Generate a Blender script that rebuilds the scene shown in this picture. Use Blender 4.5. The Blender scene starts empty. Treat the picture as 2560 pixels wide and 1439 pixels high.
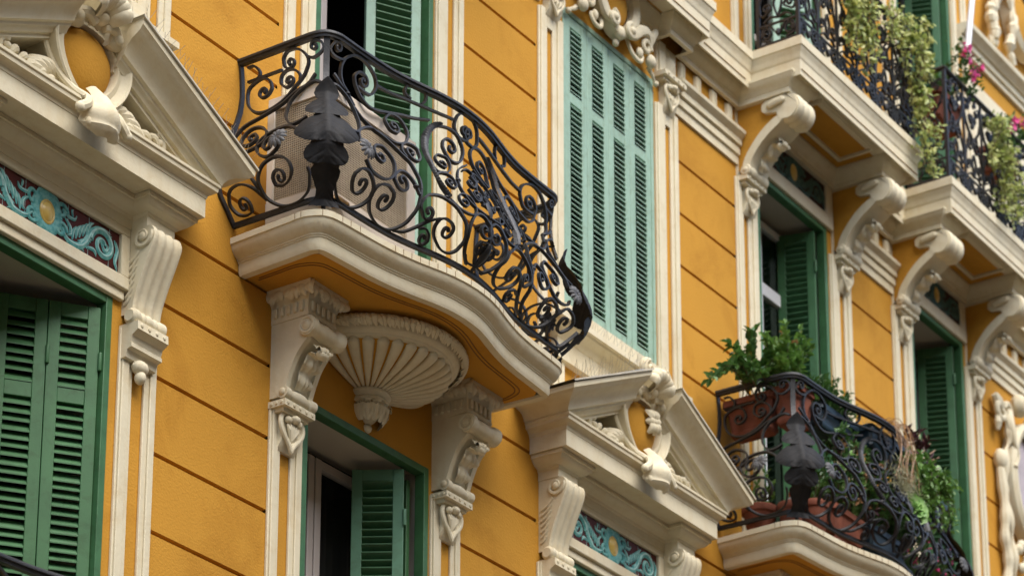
import bpy, math, random
import numpy as np
from mathutils import Vector as V
from math import pi, sin, cos, radians as R
random.seed(7)
C = bpy.context.scene.collection
sc = bpy.context.scene
# ---------------------------------------------------------------- camera
cam = bpy.data.cameras.new("camera"); co = bpy.data.objects.new("camera", cam); C.objects.link(co)
co.location = (0, -9.350, 1.6)
YAW, PIT = R(56.316), R(17.042)
co.rotation_euler = (pi/2 + PIT, 0, -YAW)
cam.sensor_width = 36; cam.lens = 36*7441/2560
cam.shift_x = -(1318-1280)/2560; cam.shift_y = (2016.8-719.5)/2560
cam.clip_start = .5; cam.clip_end = 2000
cam.dof.use_dof = True; cam.dof.focus_distance = 15.6; cam.dof.aperture_fstop = 2.6
sc.camera = co
# ---------------------------------------------------------------- sky, sun, exposure
SUN_EL, SUN_AZ = 58, 200      # azimuth of the sun seen from above, clockwise from +y
w = bpy.data.worlds.new("World"); sc.world = w; w.use_nodes = True
nt = w.node_tree; bg = nt.nodes["Background"]; sky = nt.nodes.new("ShaderNodeTexSky")
sky.sky_type = 'NISHITA'; sky.sun_disc = False; sky.sun_elevation = R(SUN_EL); sky.sun_rotation = R(SUN_AZ)
sky.air_density = 1.0; sky.dust_density = 1.6; sky.ozone_density = 1.0
nt.links.new(sky.outputs[0], bg.inputs[0]); bg.inputs[1].default_value = .10
sl = bpy.data.lights.new("sun", 'SUN'); sl.energy = 1.5; sl.angle = R(55); sl.color = (1, .955, .89)
so = bpy.data.objects.new("sun", sl); C.objects.link(so)
sd = V((sin(R(SUN_AZ))*cos(R(SUN_EL)), cos(R(SUN_AZ))*cos(R(SUN_EL)), sin(R(SUN_EL))))
so.rotation_euler = sd.to_track_quat('Z', 'Y').to_euler(); so.location = (12, -20, 30)
sc.view_settings.view_transform = 'Standard'; sc.view_settings.look = 'None'
sc.view_settings.exposure = 1.74; sc.view_settings.gamma = 1
# ---------------------------------------------------------------- materials
def mat(name, col, rough=.6, var=.12, scale=6, bump=.0, bscale=60, metal=0, spec=.5, col2=None, streak=0, dirt=0, dscale=9):
    m = bpy.data.materials.new(name); m.use_nodes = True; n = m.node_tree.nodes; L = m.node_tree.links
    p = n["Principled BSDF"]; p.inputs["Roughness"].default_value = rough; p.inputs["Metallic"].default_value = metal
    p.inputs["Specular IOR Level"].default_value = spec
    tc = n.new("ShaderNodeTexCoord")
    no = n.new("ShaderNodeTexNoise"); no.inputs["Scale"].default_value = scale; no.inputs["Detail"].default_value = 6
    L.new(tc.outputs["Object"], no.inputs["Vector"])
    cr = n.new("ShaderNodeValToRGB"); L.new(no.outputs["Fac"], cr.inputs["Fac"])
    c2 = col2 or tuple(c*(1-2*var) for c in col)
    cr.color_ramp.elements[0].position = .32; cr.color_ramp.elements[1].position = .68
    cr.color_ramp.elements[0].color = (*c2, 1); cr.color_ramp.elements[1].color = (*col, 1)
    out = cr.outputs[0]
    if streak:
        mp = n.new("ShaderNodeMapping"); mp.inputs["Scale"].default_value = (9, 9, .8); L.new(tc.outputs["Object"], mp.inputs["Vector"])
        n2 = n.new("ShaderNodeTexNoise"); n2.inputs["Scale"].default_value = 2.2; n2.inputs["Detail"].default_value = 5; L.new(mp.outputs[0], n2.inputs["Vector"])
        r2 = n.new("ShaderNodeValToRGB"); L.new(n2.outputs["Fac"], r2.inputs["Fac"])
        r2.color_ramp.elements[0].position = .25; r2.color_ramp.elements[1].position = .52
        k = 1-streak; r2.color_ramp.elements[0].color = (k, k*.97, k*.92, 1); r2.color_ramp.elements[1].color = (1, 1, 1, 1)
        mx = n.new("ShaderNodeMixRGB"); mx.blend_type = 'MULTIPLY'; mx.inputs[0].default_value = 1
        L.new(out, mx.inputs[1]); L.new(r2.outputs[0], mx.inputs[2]); out = mx.outputs[0]
    if dirt:
        n3 = n.new("ShaderNodeTexNoise"); n3.inputs["Scale"].default_value = dscale; n3.inputs["Detail"].default_value = 9; n3.inputs["Roughness"].default_value = .7; n3.inputs["Distortion"].default_value = .6
        L.new(tc.outputs["Object"], n3.inputs["Vector"])
        r3 = n.new("ShaderNodeValToRGB"); L.new(n3.outputs["Fac"], r3.inputs["Fac"])
        r3.color_ramp.elements[0].position = .36; r3.color_ramp.elements[1].position = .50
        k = 1-dirt; r3.color_ramp.elements[0].color = (k, k*.96, k*.90, 1); r3.color_ramp.elements[1].color = (1, 1, 1, 1)
        m3 = n.new("ShaderNodeMixRGB"); m3.blend_type = 'MULTIPLY'; m3.inputs[0].default_value = 1
        L.new(out, m3.inputs[1]); L.new(r3.outputs[0], m3.inputs[2]); out = m3.outputs[0]
    L.new(out, p.inputs["Base Color"])
    if bump:
        nb = n.new("ShaderNodeTexNoise"); nb.inputs["Scale"].default_value = bscale; nb.inputs["Detail"].default_value = 4
        L.new(tc.outputs["Object"], nb.inputs["Vector"])
        b = n.new("ShaderNodeBump"); b.inputs["Strength"].default_value = bump; b.inputs["Distance"].default_value = .01
        L.new(nb.outputs["Fac"], b.inputs["Height"]); L.new(b.outputs[0], p.inputs["Normal"])
    return m
M = {}
M['orange'] = mat('ochre_stucco', (.54, .268, .036), .9, .075, .8, .3, 70, spec=.15, dirt=.13, dscale=1.7)
M['cream'] = mat('cream_stucco', (.68, .61, .435), .75, .04, 3, .2, 45, spec=.22, streak=.04, dirt=.07, dscale=5)
M['plaster'] = mat('cream_plaster_reveal', (.60, .52, .40), .8, .05, 2, .1, 60, spec=.25)
M['groove'] = mat('dark_ochre_line', (.20, .088, .018), .9, .1, 5)
M['green'] = mat('dark_green_paint', (.055, .155, .060), .5, .12, 5, .06, 90, spec=.35, dirt=.16, dscale=14)
M['pale'] = mat('faded_and_sheen_green_paint', (.305, .45, .345), .55, .07, 7, .05, 100, spec=.3, streak=.12, dirt=.12, dscale=18)  # faded shutter green; on the door leaf frame it carries sky sheen as colour
M['mid'] = mat('sheen_green_paint', (.115, .255, .15), .5, .08, 7, .05, 100, spec=.35, dirt=.12, dscale=14)  # dark green paint lightened by the sky sheen on the lower leaf frame
M['iron'] = mat('wrought_iron', (.015, .015, .0155), .48, .25, 30, .25, 110, metal=.1, spec=.42, col2=(.024, .0225, .0215))
M['cast'] = mat('blackened_sheet_iron', (.012, .0118, .012), .62, .25, 26, .2, 60, spec=.16, col2=(.019, .018, .0175))
M['dust'] = mat('dusty_iron', (.095, .094, .095), .6, .2, 40, .3, 90, spec=.4)
M['white'] = mat('white_window_paint', (.52, .46, .42), .4, .04, 5)
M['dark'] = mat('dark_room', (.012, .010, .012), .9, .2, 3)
M['curtain'] = mat('dark_curtain', (.035, .028, .024), .9, .2, 3)
M['terra'] = mat('terracotta', (.26, .082, .045), .8, .16, 9, .15, 60, spec=.3, streak=.2)
M['trough'] = mat('blue_plastic', (.008, .026, .040), .45, .15, 8)
M['soil'] = mat('potting_soil', (.03, .02, .014), .95, .3, 30, .4, 60)
M['tile'] = mat('oxblood_tile', (.085, .014, .009), .5, .2, 12, spec=.2)
M['hilite'] = mat('pale_brush_strokes', (.42, .66, .62), .5, .2, 40, spec=.2)
M['shadetile'] = mat('shaded_oxblood_tile', (.05, .02, .014), .6, .2, 12, spec=.15)  # darker copy of the tile, balcony shade put into the colour
M['shadeturq'] = mat('shaded_teal_glaze', (.035, .085, .075), .6, .3, 30, spec=.15, col2=(.08, .14, .12))  # turquoise glaze darkened in colour for the shade under the upper balconies
M['turq'] = mat('turquoise_glaze', (.045, .24, .235), .5, .3, 45, .06, 60, spec=.25, col2=(.19, .42, .38))
M['gold'] = mat('gilded_glaze', (.50, .30, .045), .3, .15, 14, .05, 30, col2=(.62, .46, .14))
M['gilt'] = mat('gilt_wood', (.46, .25, .06), .45, .3, 30, .2, 60)
M['box'] = mat('beige_board', (.72, .62, .50), .6, .04, 4)
M['steel'] = mat('spike_wire', (.45, .44, .42), .35, .1, 5, metal=.8)
M['zinc'] = mat('mortar_capping', (.52, .47, .36), .6, .12, 9)
M['pole'] = mat('white_pole_paint', (.78, .78, .78), .35, .03, 5)
M['red'] = mat('red_glaze', (.55, .06, .03), .4, .1, 9)
M['lilac'] = mat('faded_fresco', (.50, .44, .46), .8, .2, 4)
M['fwhite'] = mat('white_glaze', (.75, .73, .70), .4, .05, 9)
M['asphalt'] = mat('asphalt', (.055, .055, .057), .9, .2, 3, .3, 80)
M['facing'] = mat('unseen_house_warm_fill_render', (.52, .35, .16), .85, .08, 1)  # ochre tint chosen to throw warm fill onto the facade
M['paving'] = mat('pavement_stone', (.40, .31, .20), .85, .12, 2, .2, 30)
M['stem'] = mat('woody_stem', (.11, .065, .03), .8, .2, 20)
def leafmat(name, a, b, tr=.25):
    m = mat(name, a, .45, 0, 14, col2=b); n = m.node_tree.nodes
    p = n["Principled BSDF"]; p.inputs["Subsurface Weight"].default_value = 0
    t = n.new("ShaderNodeBsdfTranslucent"); mx = n.new("ShaderNodeMixShader"); mx.inputs[0].default_value = tr
    L = m.node_tree.links; L.new(n["Color Ramp"].outputs[0], t.inputs[0]); L.new(p.outputs[0], mx.inputs[1]); L.new(t.outputs[0], mx.inputs[2])
    L.new(mx.outputs[0], n["Material Output"].inputs[0]); return m
M['leaf'] = leafmat('laurel_leaf', (.085, .19, .035), (.035, .09, .022))
M['leaf2'] = leafmat('fresh_leaf', (.16, .30, .05), (.07, .16, .03))
M['ivy'] = leafmat('variegated_ivy_leaf', (.62, .61, .22), (.22, .31, .055), .32)
M['cab'] = leafmat('pale_rosette_leaf', (.30, .46, .14), (.16, .34, .07))
M['cactus'] = mat('cactus_pad', (.20, .32, .11), .6, .15, 12, .1, 40)
M['straw'] = leafmat('dry_stalk', (.42, .22, .09), (.30, .17, .08), .15)
M['dry'] = leafmat('dry_grass', (.30, .28, .13), (.20, .19, .10))
M['maroon'] = leafmat('maroon_leaf', (.075, .012, .018), (.035, .012, .014), .1)
M['pink'] = leafmat('pink_petal', (.78, .04, .22), (.70, .12, .34), .3)
def glass(name, k):
    m = bpy.data.materials.new(name); m.use_nodes = True; n = m.node_tree.nodes; L = m.node_tree.links
    t = n.new("ShaderNodeBsdfTransparent"); g = n.new("ShaderNodeBsdfGlossy"); g.inputs[1].default_value = .03
    t.inputs[0].default_value = (.75, .78, .78, 1)
    mx = n.new("ShaderNodeMixShader"); mx.inputs[0].default_value = k
    L.new(t.outputs[0], mx.inputs[1]); L.new(g.outputs[0], mx.inputs[2]); L.new(mx.outputs[0], n["Material Output"].inputs[0]); return m
M['glass'] = glass('window_glass', .05); M['skyglass'] = glass('window_glass_reflecting', .22)
M['grille'] = mat('grille_backing', (.06, .042, .027), .8, .1, 6)
M['grille_wire'] = mat('grille_cord', (.50, .40, .27), .7, .1, 20)
# ---------------------------------------------------------------- mesh helpers   (d = metres in front of the wall, y = -d)
def P(x, d, z): return (x, -d, z)
class MB:
    def __init__(s): s.v = []; s.f = []
    def add(s, vs, fs):
        o = len(s.v); s.v += [tuple(p) for p in vs]; s.f += [tuple(i+o for i in f) for f in fs]
    def box(s, x0, x1, d0, d1, z0, z1):
        s.add([P(x, d, z) for z in (z0, z1) for d in (d0, d1) for x in (x0, x1)],
              [(0, 2, 3, 1)[::-1], (4, 5, 7, 6)[::-1], (0, 1, 5, 4)[::-1], (2, 6, 7, 3)[::-1], (0, 4, 6, 2)[::-1], (1, 3, 7, 5)[::-1]])
    def grid(s, rows, cu=False, cv=False, cap=False):
        n, k = len(rows), len(rows[0]); f = []
        for i in range(n if cu else n-1):
            for j in range(k if cv else k-1):
                a, b = i*k+j, i*k+(j+1) % k; c, d = ((i+1) % n)*k+(j+1) % k, ((i+1) % n)*k+j
                f.append((a, b, c, d))
        if cap and cv: f += [tuple(range(k))[::-1], tuple((n-1)*k+j for j in range(k))]
        s.add([p for r in rows for p in r], f)
    def quad(s, a, b, c, d): s.add([a, b, c, d], [(0, 1, 2, 3)])
    def hbox(s, o, ux, uy, uz):      # box from corner o with edge vectors
        o, ux, uy, uz = V(o), V(ux), V(uy), V(uz)
        s.add([o+ux*i+uy*j+uz*k for k in (0, 1) for j in (0, 1) for i in (0, 1)],
              [(0, 2, 3, 1), (4, 5, 7, 6), (0, 1, 5, 4), (2, 6, 7, 3), (0, 4, 6, 2), (1, 3, 7, 5)])
    # moulding: plan path [(x,d)], profile [(out,z)], mitred corners
    def mold(s, path, prof, caps=True):
        n = len(path); rows = []
        for i, (x, d) in enumerate(path):
            def nrm(a, b):
                tx, td = b[0]-a[0], b[1]-a[1]; l = math.hypot(tx, td) or 1; return (-td/l, tx/l)
            n0 = nrm(path[i-1], path[i]) if i > 0 else None
            n1 = nrm(path[i], path[i+1]) if i < n-1 else None
            if n0 is None: n0 = n1
            if n1 is None: n1 = n0
            bx, bd = n0[0]+n1[0], n0[1]+n1[1]; l = math.hypot(bx, bd) or 1e-6; bx /= l; bd /= l
            k = 1/max(.35, bx*n1[0]+bd*n1[1])
            rows.append([P(x+bx*k*o, d+bd*k*o, z) for o, z in prof])
        s.grid(rows)
        if caps: s.add(rows[0], [tuple(range(len(prof)))]); s.add(rows[-1], [tuple(range(len(prof)))[::-1]])
    def lathe(s, cx, cd, prof, n=24, a0=0, a1=2*pi, rad=None):
        full = abs(a1-a0-2*pi) < 1e-6; rows = []
        for i in range(n if full else n+1):
            a = a0+(a1-a0)*i/n
            rows.append([P(cx+cos(a)*r*(rad(a, k) if rad else 1), cd+sin(a)*r*(rad(a, k) if rad else 1), z) for k, (r, z) in enumerate(prof)])
        s.grid(rows, cu=full)
    # roll: cylinder along x with radius profile [(x, r)] about (d,z)
    def roll(s, d, z, prof, n=20):
        s.grid([[P(x, d+cos(2*pi*j/n)*r, z+sin(2*pi*j/n)*r) for j in range(n)] for x, r in prof], cv=True, cap=True)
    # extrude a (d,z) polygon along x
    def side(s, poly, x0, x1):
        k = len(poly); s.add([P(x0, d, z) for d, z in poly]+[P(x1, d, z) for d, z in poly],
            [tuple(range(k))[::-1], tuple(range(k, 2*k))]+[(i, (i+1) % k, k+(i+1) % k, k+i) for i in range(k)])
    def horn(s, pts, rad, flat=1., n=8, nv=(0, -1, 0)):
        pts = [V(p) for p in pts]; N0 = V(nv); rows = []; m = len(pts)
        for i, p in enumerate(pts):
            T = (pts[min(i+1, m-1)]-pts[max(i-1, 0)]).normalized()
            N = N0-T*N0.dot(T)
            N = N.normalized() if N.length > 1e-4 else T.orthogonal().normalized()
            B = T.cross(N); r = rad[i] if isinstance(rad, (list, tuple)) else rad
            rows.append([p+B*(cos(2*pi*j/n)*r)+N*(sin(2*pi*j/n)*r*flat) for j in range(n)])
        s.grid(rows, cv=True, cap=True)
    def bar(s, pts, nrms, w, t, taper=0):
        pts = [V(p) for p in pts]; m = len(pts); rows = []
        for i, p in enumerate(pts):
            T = (pts[min(i+1, m-1)]-pts[max(i-1, 0)]).normalized(); N = V(nrms[i]); N = (N-T*N.dot(T)).normalized(); B = T.cross(N)
            k = 1
            if taper: k = 1-taper*abs(2*i/(m-1)-1)
            rows.append([p+N*(a*w/2)+B*(b*t*k/2) for a, b in ((1, 1), (1, -1), (-1, -1), (-1, 1))])
        s.grid(rows, cv=True, cap=True)
    def blob(s, c, r, n=12, rot=0):
        c = V(c); rows = []
        for i in range(n//2+1):
            th = pi*i/(n//2)
            row = []
            for j in range(n):
                a = 2*pi*j/n; x, z = r[0]*sin(th)*cos(a), r[2]*cos(th); y = r[1]*sin(th)*sin(a)
                row.append(c+V((x*cos(rot)-z*sin(rot), y, x*sin(rot)+z*cos(rot))))
            rows.append(row)
        s.grid(rows, cv=True)
    # lobed leaf sheet: spine points, outward normals, half widths
    def leaf(s, spine, nrm, wid, nv=9, lobes=4, lob=.3, cup=.25, rib=.18, back=.0):
        spine = [V(p) for p in spine]; m = len(spine); rows = []
        for i, p in enumerate(spine):
            T = (spine[min(i+1, m-1)]-spine[max(i-1, 0)]).normalized(); N = V(nrm[i] if isinstance(nrm, list) else nrm)
            N = (N-T*N.dot(T)).normalized(); B = T.cross(N); t = i/(m-1)
            wv = wid[i]*(1-lob*(.5+.5*cos(2*pi*lobes*t))); row = []
            for j in range(nv):
                u = 2*j/(nv-1)-1
                h = wv*(cup*(1-u*u)+rib*abs(sin(pi*lobes*t))*(.5+.5*cos(u*2*pi))*abs(u)**.5-back*u*u)
                row.append(p+B*(u*wv)+N*h)
            rows.append(row)
        s.grid(rows)
    def mirror(s, cx):
        o = MB(); o.v = [(2*cx-x, y, z) for x, y, z in s.v]; o.f = [f[::-1] for f in s.f]; return o
    def join(s, o): s.add(o.v, o.f); return s
    def shift(s, dx=0, dd=0, dz=0): s.v = [(x+dx, y-dd, z+dz) for x, y, z in s.v]; return s
def cr(pts, n=6):
    pts = [V(p) for p in pts]
    if len(pts) < 3: return [pts[0].lerp(pts[-1], i/n) for i in range(n+1)]
    Q = [pts[0]*2-pts[1]]+pts+[pts[-1]*2-pts[-2]]; o = []
    for i in range(1, len(Q)-2):
        a, b, c, d = Q[i-1:i+3]
        for k in range(n):
            t = k/n; o.append(.5*((2*b)+(c-a)*t+(2*a-5*b+4*c-d)*t*t+(3*b-a-3*c+d)*t**3))
    o.append(pts[-1]); return o
def spiral(c, r0, r1, a0, turns, n=26): # list of 2D points
    return [(c[0]+cos(a0+2*pi*turns*i/n)*(r0+(r1-r0)*i/n), c[1]+sin(a0+2*pi*turns*i/n)*(r0+(r1-r0)*i/n)) for i in range(n+1)]
ORG = {}
def obj(name, mb, m, parent=None, ang=35, bev=0, sm=True, origin=None):
    me = bpy.data.meshes.new(name)
    O = ORG.get(parent, (0, 0, 0)) if parent else (origin or (0, 0, 0))
    me.from_pydata([(x-O[0], y-O[1], z-O[2]) for x, y, z in mb.v], [], mb.f); me.update()
    import bmesh
    b = bmesh.new(); b.from_mesh(me); bmesh.ops.remove_doubles(b, verts=b.verts, dist=1e-5)
    bmesh.ops.recalc_face_normals(b, faces=b.faces); b.to_mesh(me); b.free()
    if sm:
        me.shade_smooth(); me.set_sharp_from_angle(angle=R(ang))
    me.materials.append(M[m])
    o = bpy.data.objects.new(name, me); C.objects.link(o)
    if parent: o.parent = parent; ORG[o] = O
    else: o.location = O; ORG[o] = O
    if bev:
        bm_ = o.modifiers.new("bevel", 'BEVEL'); bm_.width = bev; bm_.segments = 2; bm_.limit_method = 'ANGLE'; bm_.angle_limit = R(40)
    return o
def tag(o, label, cat, group=None, kind=None):
    if label: o['label'] = label
    if cat: o['category'] = cat
    if group: o['group'] = group
    if kind: o['kind'] = kind
    return o
def empty(name, loc, label, cat, group=None):
    o = bpy.data.objects.new(name, None); C.objects.link(o); o.location = loc; o.empty_display_size = .1
    ORG[o] = tuple(loc); return tag(o, label, cat, group)
def dup(o, dx=0, dd=0, dz=0, parent=None):
    c = o.copy(); C.objects.link(c); c.parent = parent or o.parent; ORG[c] = ORG.get(o, (0, 0, 0))
    c.location = (o.location.x+dx, o.location.y-dd, o.location.z+dz)
    for ch in o.children:
        k = ch.copy(); C.objects.link(k); k.parent = c
        for g in ch.children:
            q = g.copy(); C.objects.link(q); q.parent = k
    return c
def structure(name, mb, m): return tag(obj(name, mb, m), None, None, None, 'structure')
# ---------------------------------------------------------------- street
g = MB(); g.quad((-300, -400, 0), (400, -400, 0), (400, 400, 0), (-300, 400, 0)); structure('street', g, 'asphalt')
g = MB(); g.box(-60, 90, 0, 3.2, .004, .14); structure('pavement', g, 'paving')
g = MB(); g.box(-60, 90, 3.204, 3.4, .004, .15); structure('kerb', g, 'paving')
# unseen town house opposite, added to shade the lower facade and warm its undersides
OPP = empty('unseen_town_house', (10, -16, 0), 'unseen plain town house across the street, added to shade the lower facade', 'building')
g = MB(); g.box(-14, 34, 15.0, 24, 0, 19.0); g.box(-14.3, 34.3, 14.7, 24, 19.004, 19.3); obj('wall', g, 'facing', OPP, sm=False)
for i in range(14):
    for k in range(4):
        g = MB(); x = -11+3.2*i; z = 1.0+3.9*k; g.box(x, x+1.1, 14.96, 15.1, z, z+2.2); f = obj('unseen_house_window', g, 'white', OPP, sm=False)
        g = MB(); g.box(x+.08, x+1.02, 14.95, 14.958, z+.08, z+2.12); obj('pane', g, 'dark', f, sm=False)
# ---------------------------------------------------------------- the building
HOUSE = empty('apartment_building', (15, 0, 0), 'ochre yellow apartment house facade with cream stucco ornament and green shutters', 'building')
def part(name, mb, m, parent=None, **k): return obj(name, mb, m, parent or HOUSE, **k)
GR = [5.645, 6.072, 6.498, 6.925, 7.351, 7.778, 8.204, 8.63, 9.057, 9.483, 9.91, 10.337, 10.737, 11.137, 11.537, 11.937]
def courses(m, x0, x1, z0, z1):
    z = z0
    for gz in [q for q in GR if z0+.05 < q < z1-.05]+[None]:
        t = gz-.012 if gz else z1
        m.quad(P(x0, 0, z), P(x1, 0, z), P(x1, 0, t), P(x0, 0, t))
        if gz:
            b = t+.024
            m.grid([[P(x0, 0, t), P(x0, -.022, t+.007), P(x0, -.022, b-.007), P(x0, 0, b)], [P(x1, 0, t), P(x1, -.022, t+.007), P(x1, -.022, b-.007), P(x1, 0, b)]])
            z = b
BAYS = {  # outer edges, openings (x0,x1,z0,z1)
 1: (8.82, 10.57, [(9.16, 10.23, 5.6, 8.50), (9.125, 10.265, 10.2, 12.40)]),
 2: (11.504, 13.291, [(11.80, 12.985, 5.46, 8.56), (11.83, 12.985, 9.255, 12.38)]),
 3: (14.125, 15.887, [(14.47, 15.53, 5.6, 8.50), (14.44, 15.58, 10.2, 12.40)]),
 4: (16.70, 18.443, [(17.015, 18.10, 5.46, 8.56), (17.015, 18.10, 9.285, 12.38), (17.0, 18.12, 13.12, 16.0)]),
 5: (19.15, 20.73, [(19.49, 20.45, 5.6, 8.5), (19.49, 20.45, 9.5, 12.38), (19.45, 20.49, 13.12, 16.0)])}
TOP = 17.2
g = MB(); e0 = 4.0
for b in (1, 2, 3, 4, 5):
    x0, x1, ops = BAYS[b]
    courses(g, e0, x0, 0, 12.53)
    g.quad(P(e0, 0, 12.53), P(x0, 0, 12.53), P(x0, 0, TOP), P(e0, 0, TOP))
    e0 = x1
    # bay: vertical slicing at every opening edge
    xs = sorted({x0, x1} | {o[0] for o in ops} | {o[1] for o in ops})
    for a, c in zip(xs, xs[1:]):
        z = 0
        for o in sorted(ops, key=lambda o: o[2]):
            if o[0] <= a+1e-6 and o[1] >= c-1e-6:
                g.quad(P(a, 0, z), P(c, 0, z), P(c, 0, o[2]), P(a, 0, o[2])); z = o[3]
        g.quad(P(a, 0, z), P(c, 0, z), P(c, 0, TOP), P(a, 0, TOP))
courses(g, e0, 28, 0, 12.53); g.quad(P(e0, 0, 12.53), P(28, 0, 12.53), P(28, 0, TOP), P(e0, 0, TOP))
g.quad(P(4, 0, TOP), P(28, 0, TOP), P(28, -9, TOP), P(4, -9, TOP)); g.quad(P(4, 0, 0), P(4, -9, 0), P(4, -9, TOP), P(4, 0, TOP))
g.quad(P(28, 0, 0), P(28, -9, 0), P(28, -9, TOP), P(28, 0, TOP)); g.quad(P(4, -9, 0), P(28, -9, 0), P(28, -9, TOP), P(4, -9, TOP))
part('wall', g, 'orange', sm=False)
# ---- pilasters: two cream strips with the orange wall between them
def pilaster(x0, x1, z0, z1, flip=0, cap=True, wide=False):
    w = x1-x0; m = MB()
    a, b = (.43, .34) if wide else (.35, .32)
    if flip: a, b = b, a
    for s0, s1, st in ((x0, x0+a*w, 1), (x1-b*w, x1, -1)):
        m.box(s0, s1, 0, .018, z0, z1)
        m.box(s0+.012, s0+(s1-s0)*.62, .018, .03, z0, z1) if st > 0 else m.box(s1-(s1-s0)*.62, s1-.012, .018, .03, z0, z1)
    if cap: m.box(x0+a*w, x1-b*w, 0, .0175, z1-.12, z1)
    return part('pilaster', m, 'cream', bev=.004)
# ---- windows: reveal (cream) > casing, frame, pane, shutter leaves
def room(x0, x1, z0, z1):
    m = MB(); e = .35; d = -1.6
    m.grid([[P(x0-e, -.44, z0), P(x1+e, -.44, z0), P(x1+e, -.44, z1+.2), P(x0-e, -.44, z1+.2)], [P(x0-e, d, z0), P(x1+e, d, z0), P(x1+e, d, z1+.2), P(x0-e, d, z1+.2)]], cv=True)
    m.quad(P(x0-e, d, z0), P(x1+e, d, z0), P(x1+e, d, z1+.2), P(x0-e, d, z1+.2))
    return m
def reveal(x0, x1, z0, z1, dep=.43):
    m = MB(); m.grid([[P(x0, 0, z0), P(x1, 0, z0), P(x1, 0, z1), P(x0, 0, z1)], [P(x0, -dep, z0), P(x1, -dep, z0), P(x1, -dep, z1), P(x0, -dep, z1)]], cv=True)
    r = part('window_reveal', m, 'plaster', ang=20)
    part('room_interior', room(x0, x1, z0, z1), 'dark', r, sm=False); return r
def casing(r, x0, x1, z0, z1, m='green', w=.045):   # painted frame round the opening, flush with the wall
    g = MB(); a = .008
    g.box(x0, x0+w, -.06, a, z0, z1); g.box(x1-w, x1, -.06, a, z0, z1); g.box(x0+w, x1-w, -.06, a-.002, z1-w, z1)
    part('casing', g, m, r, bev=.003)
def sash(r, x0, x1, z0, z1, d=-.36, mull=True, curtain=False, glazed=True, mf='white', mg='glass', tz=None):
    g = MB(); w = .055; xm = (x0+x1)/2
    xs = [(x0, xm-.006), (xm+.006, x1)] if mull is True else [(x0, xm)]
    for a, b in xs:
        g.box(a, a+w, d-.05, d, z0, z1); g.box(b-w, b, d-.05, d, z0, z1)
        g.box(a+w, b-w, d-.048, d-.004, z1-w, z1); g.box(a+w, b-w, d-.048, d-.004, z0, z0+w*1.6); g.box(a+w, b-w, d-.048, d-.004, tz or z0+.8, (tz+.10 if tz else z0+.8+w))
    f = part('window_frame', g, mf, r, bev=.004)
    for a, b in (xs if glazed else []):
        p = MB(); p.quad(P(a+w, d-.03, z0), P(b-w, d-.03, z0), P(b-w, d-.03, z1-w), P(a+w, d-.03, z1-w)); part('pane', p, mg, r)
    if curtain:
        p = MB(); n = 60
        p.grid([[P(x0+(x1-x0)*i/n, d-.12+.03*sin(i*1.7)+.012*sin(i*.61), z) for i in range(n+1)] for z in (z0, z1)])
        part('curtain', p, 'curtain', r)
# one louvred leaf built flat: local u along width, then turned about the hinge
RJ = random.Random(21)
def leaf_parts(w, z0, z1, rails, pitch=.047, tilt=1, th=.007):
    fr = MB(); los = []; s = .062; t = .034
    fr.box(0, s, -t/2, t/2, z0, z1); fr.box(w-s, w, -t/2, t/2, z0, z1)
    zs = [z0, z0+.1]+[v for r in rails for v in r]+[z1-.075, z1]
    for a, b in zip(zs[0::2], zs[1::2]): fr.box(s, w-s, -t/2+.003, t/2-.003, a, b)
    for a, b in zip(zs[1:-1:2], zs[2:-1:2]):
        n = max(1, int((b-a)/pitch)); h = (b-a)/n; lo = MB(); los.append(lo)
        for i in range(n):
            z = a+h*(i+.5)+RJ.uniform(-.0022, .0022); y, q = (.021 if tilt > 0 else .017)+RJ.uniform(-.002, .002), (.017 if tilt > 0 else .0215)+RJ.uniform(-.003, .003)
            k = tilt
            lo.add([P(s, -y, z+q*k), P(w-s, -y, z+q*k), P(w-s, y, z-q*k), P(s, y, z-q*k),
                    P(s, -y, z+q*k+th), P(w-s, -y, z+q*k+th), P(w-s, y, z-q*k+th), P(s, y, z-q*k+th)],
                   [(0, 1, 2, 3), (4, 5, 6, 7), (0, 1, 5, 4), (2, 3, 7, 6)])
    return fr, los
def turn(mb, hx, hd, ang):     # local +x becomes direction ang (deg, 0 = +x, 180 = -x, 90 = out of the wall)
    c, s = cos(R(ang)), sin(R(ang)); o = MB(); o.f = mb.f
    o.v = [(hx+x*c-(-y)*s*1, -(hd+x*s+(-y)*c), z) for x, y, z in mb.v]; return o
def shutter_leaf(r, hx, hd, ang, w, z0, z1, rails, m='green', tilt=1, hinge=True, lm=None, pitch=.047, th=.007):
    fr, los = leaf_parts(w, z0, z1, rails, pitch, tilt, th)
    if hinge:
        for z in (z0+.32, z1-.3):
            fr.lathe(-.006, -.02, [(.0, z-.05), (.011, z-.05), (.011, z+.05), (0, z+.05)], 8)
    part('shutter_leaf', turn(fr, hx, hd, ang), m, r, bev=.003)
    for lo in los: part('louvres', turn(lo, hx, hd, ang), lm or m, r, sm=False)
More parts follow.
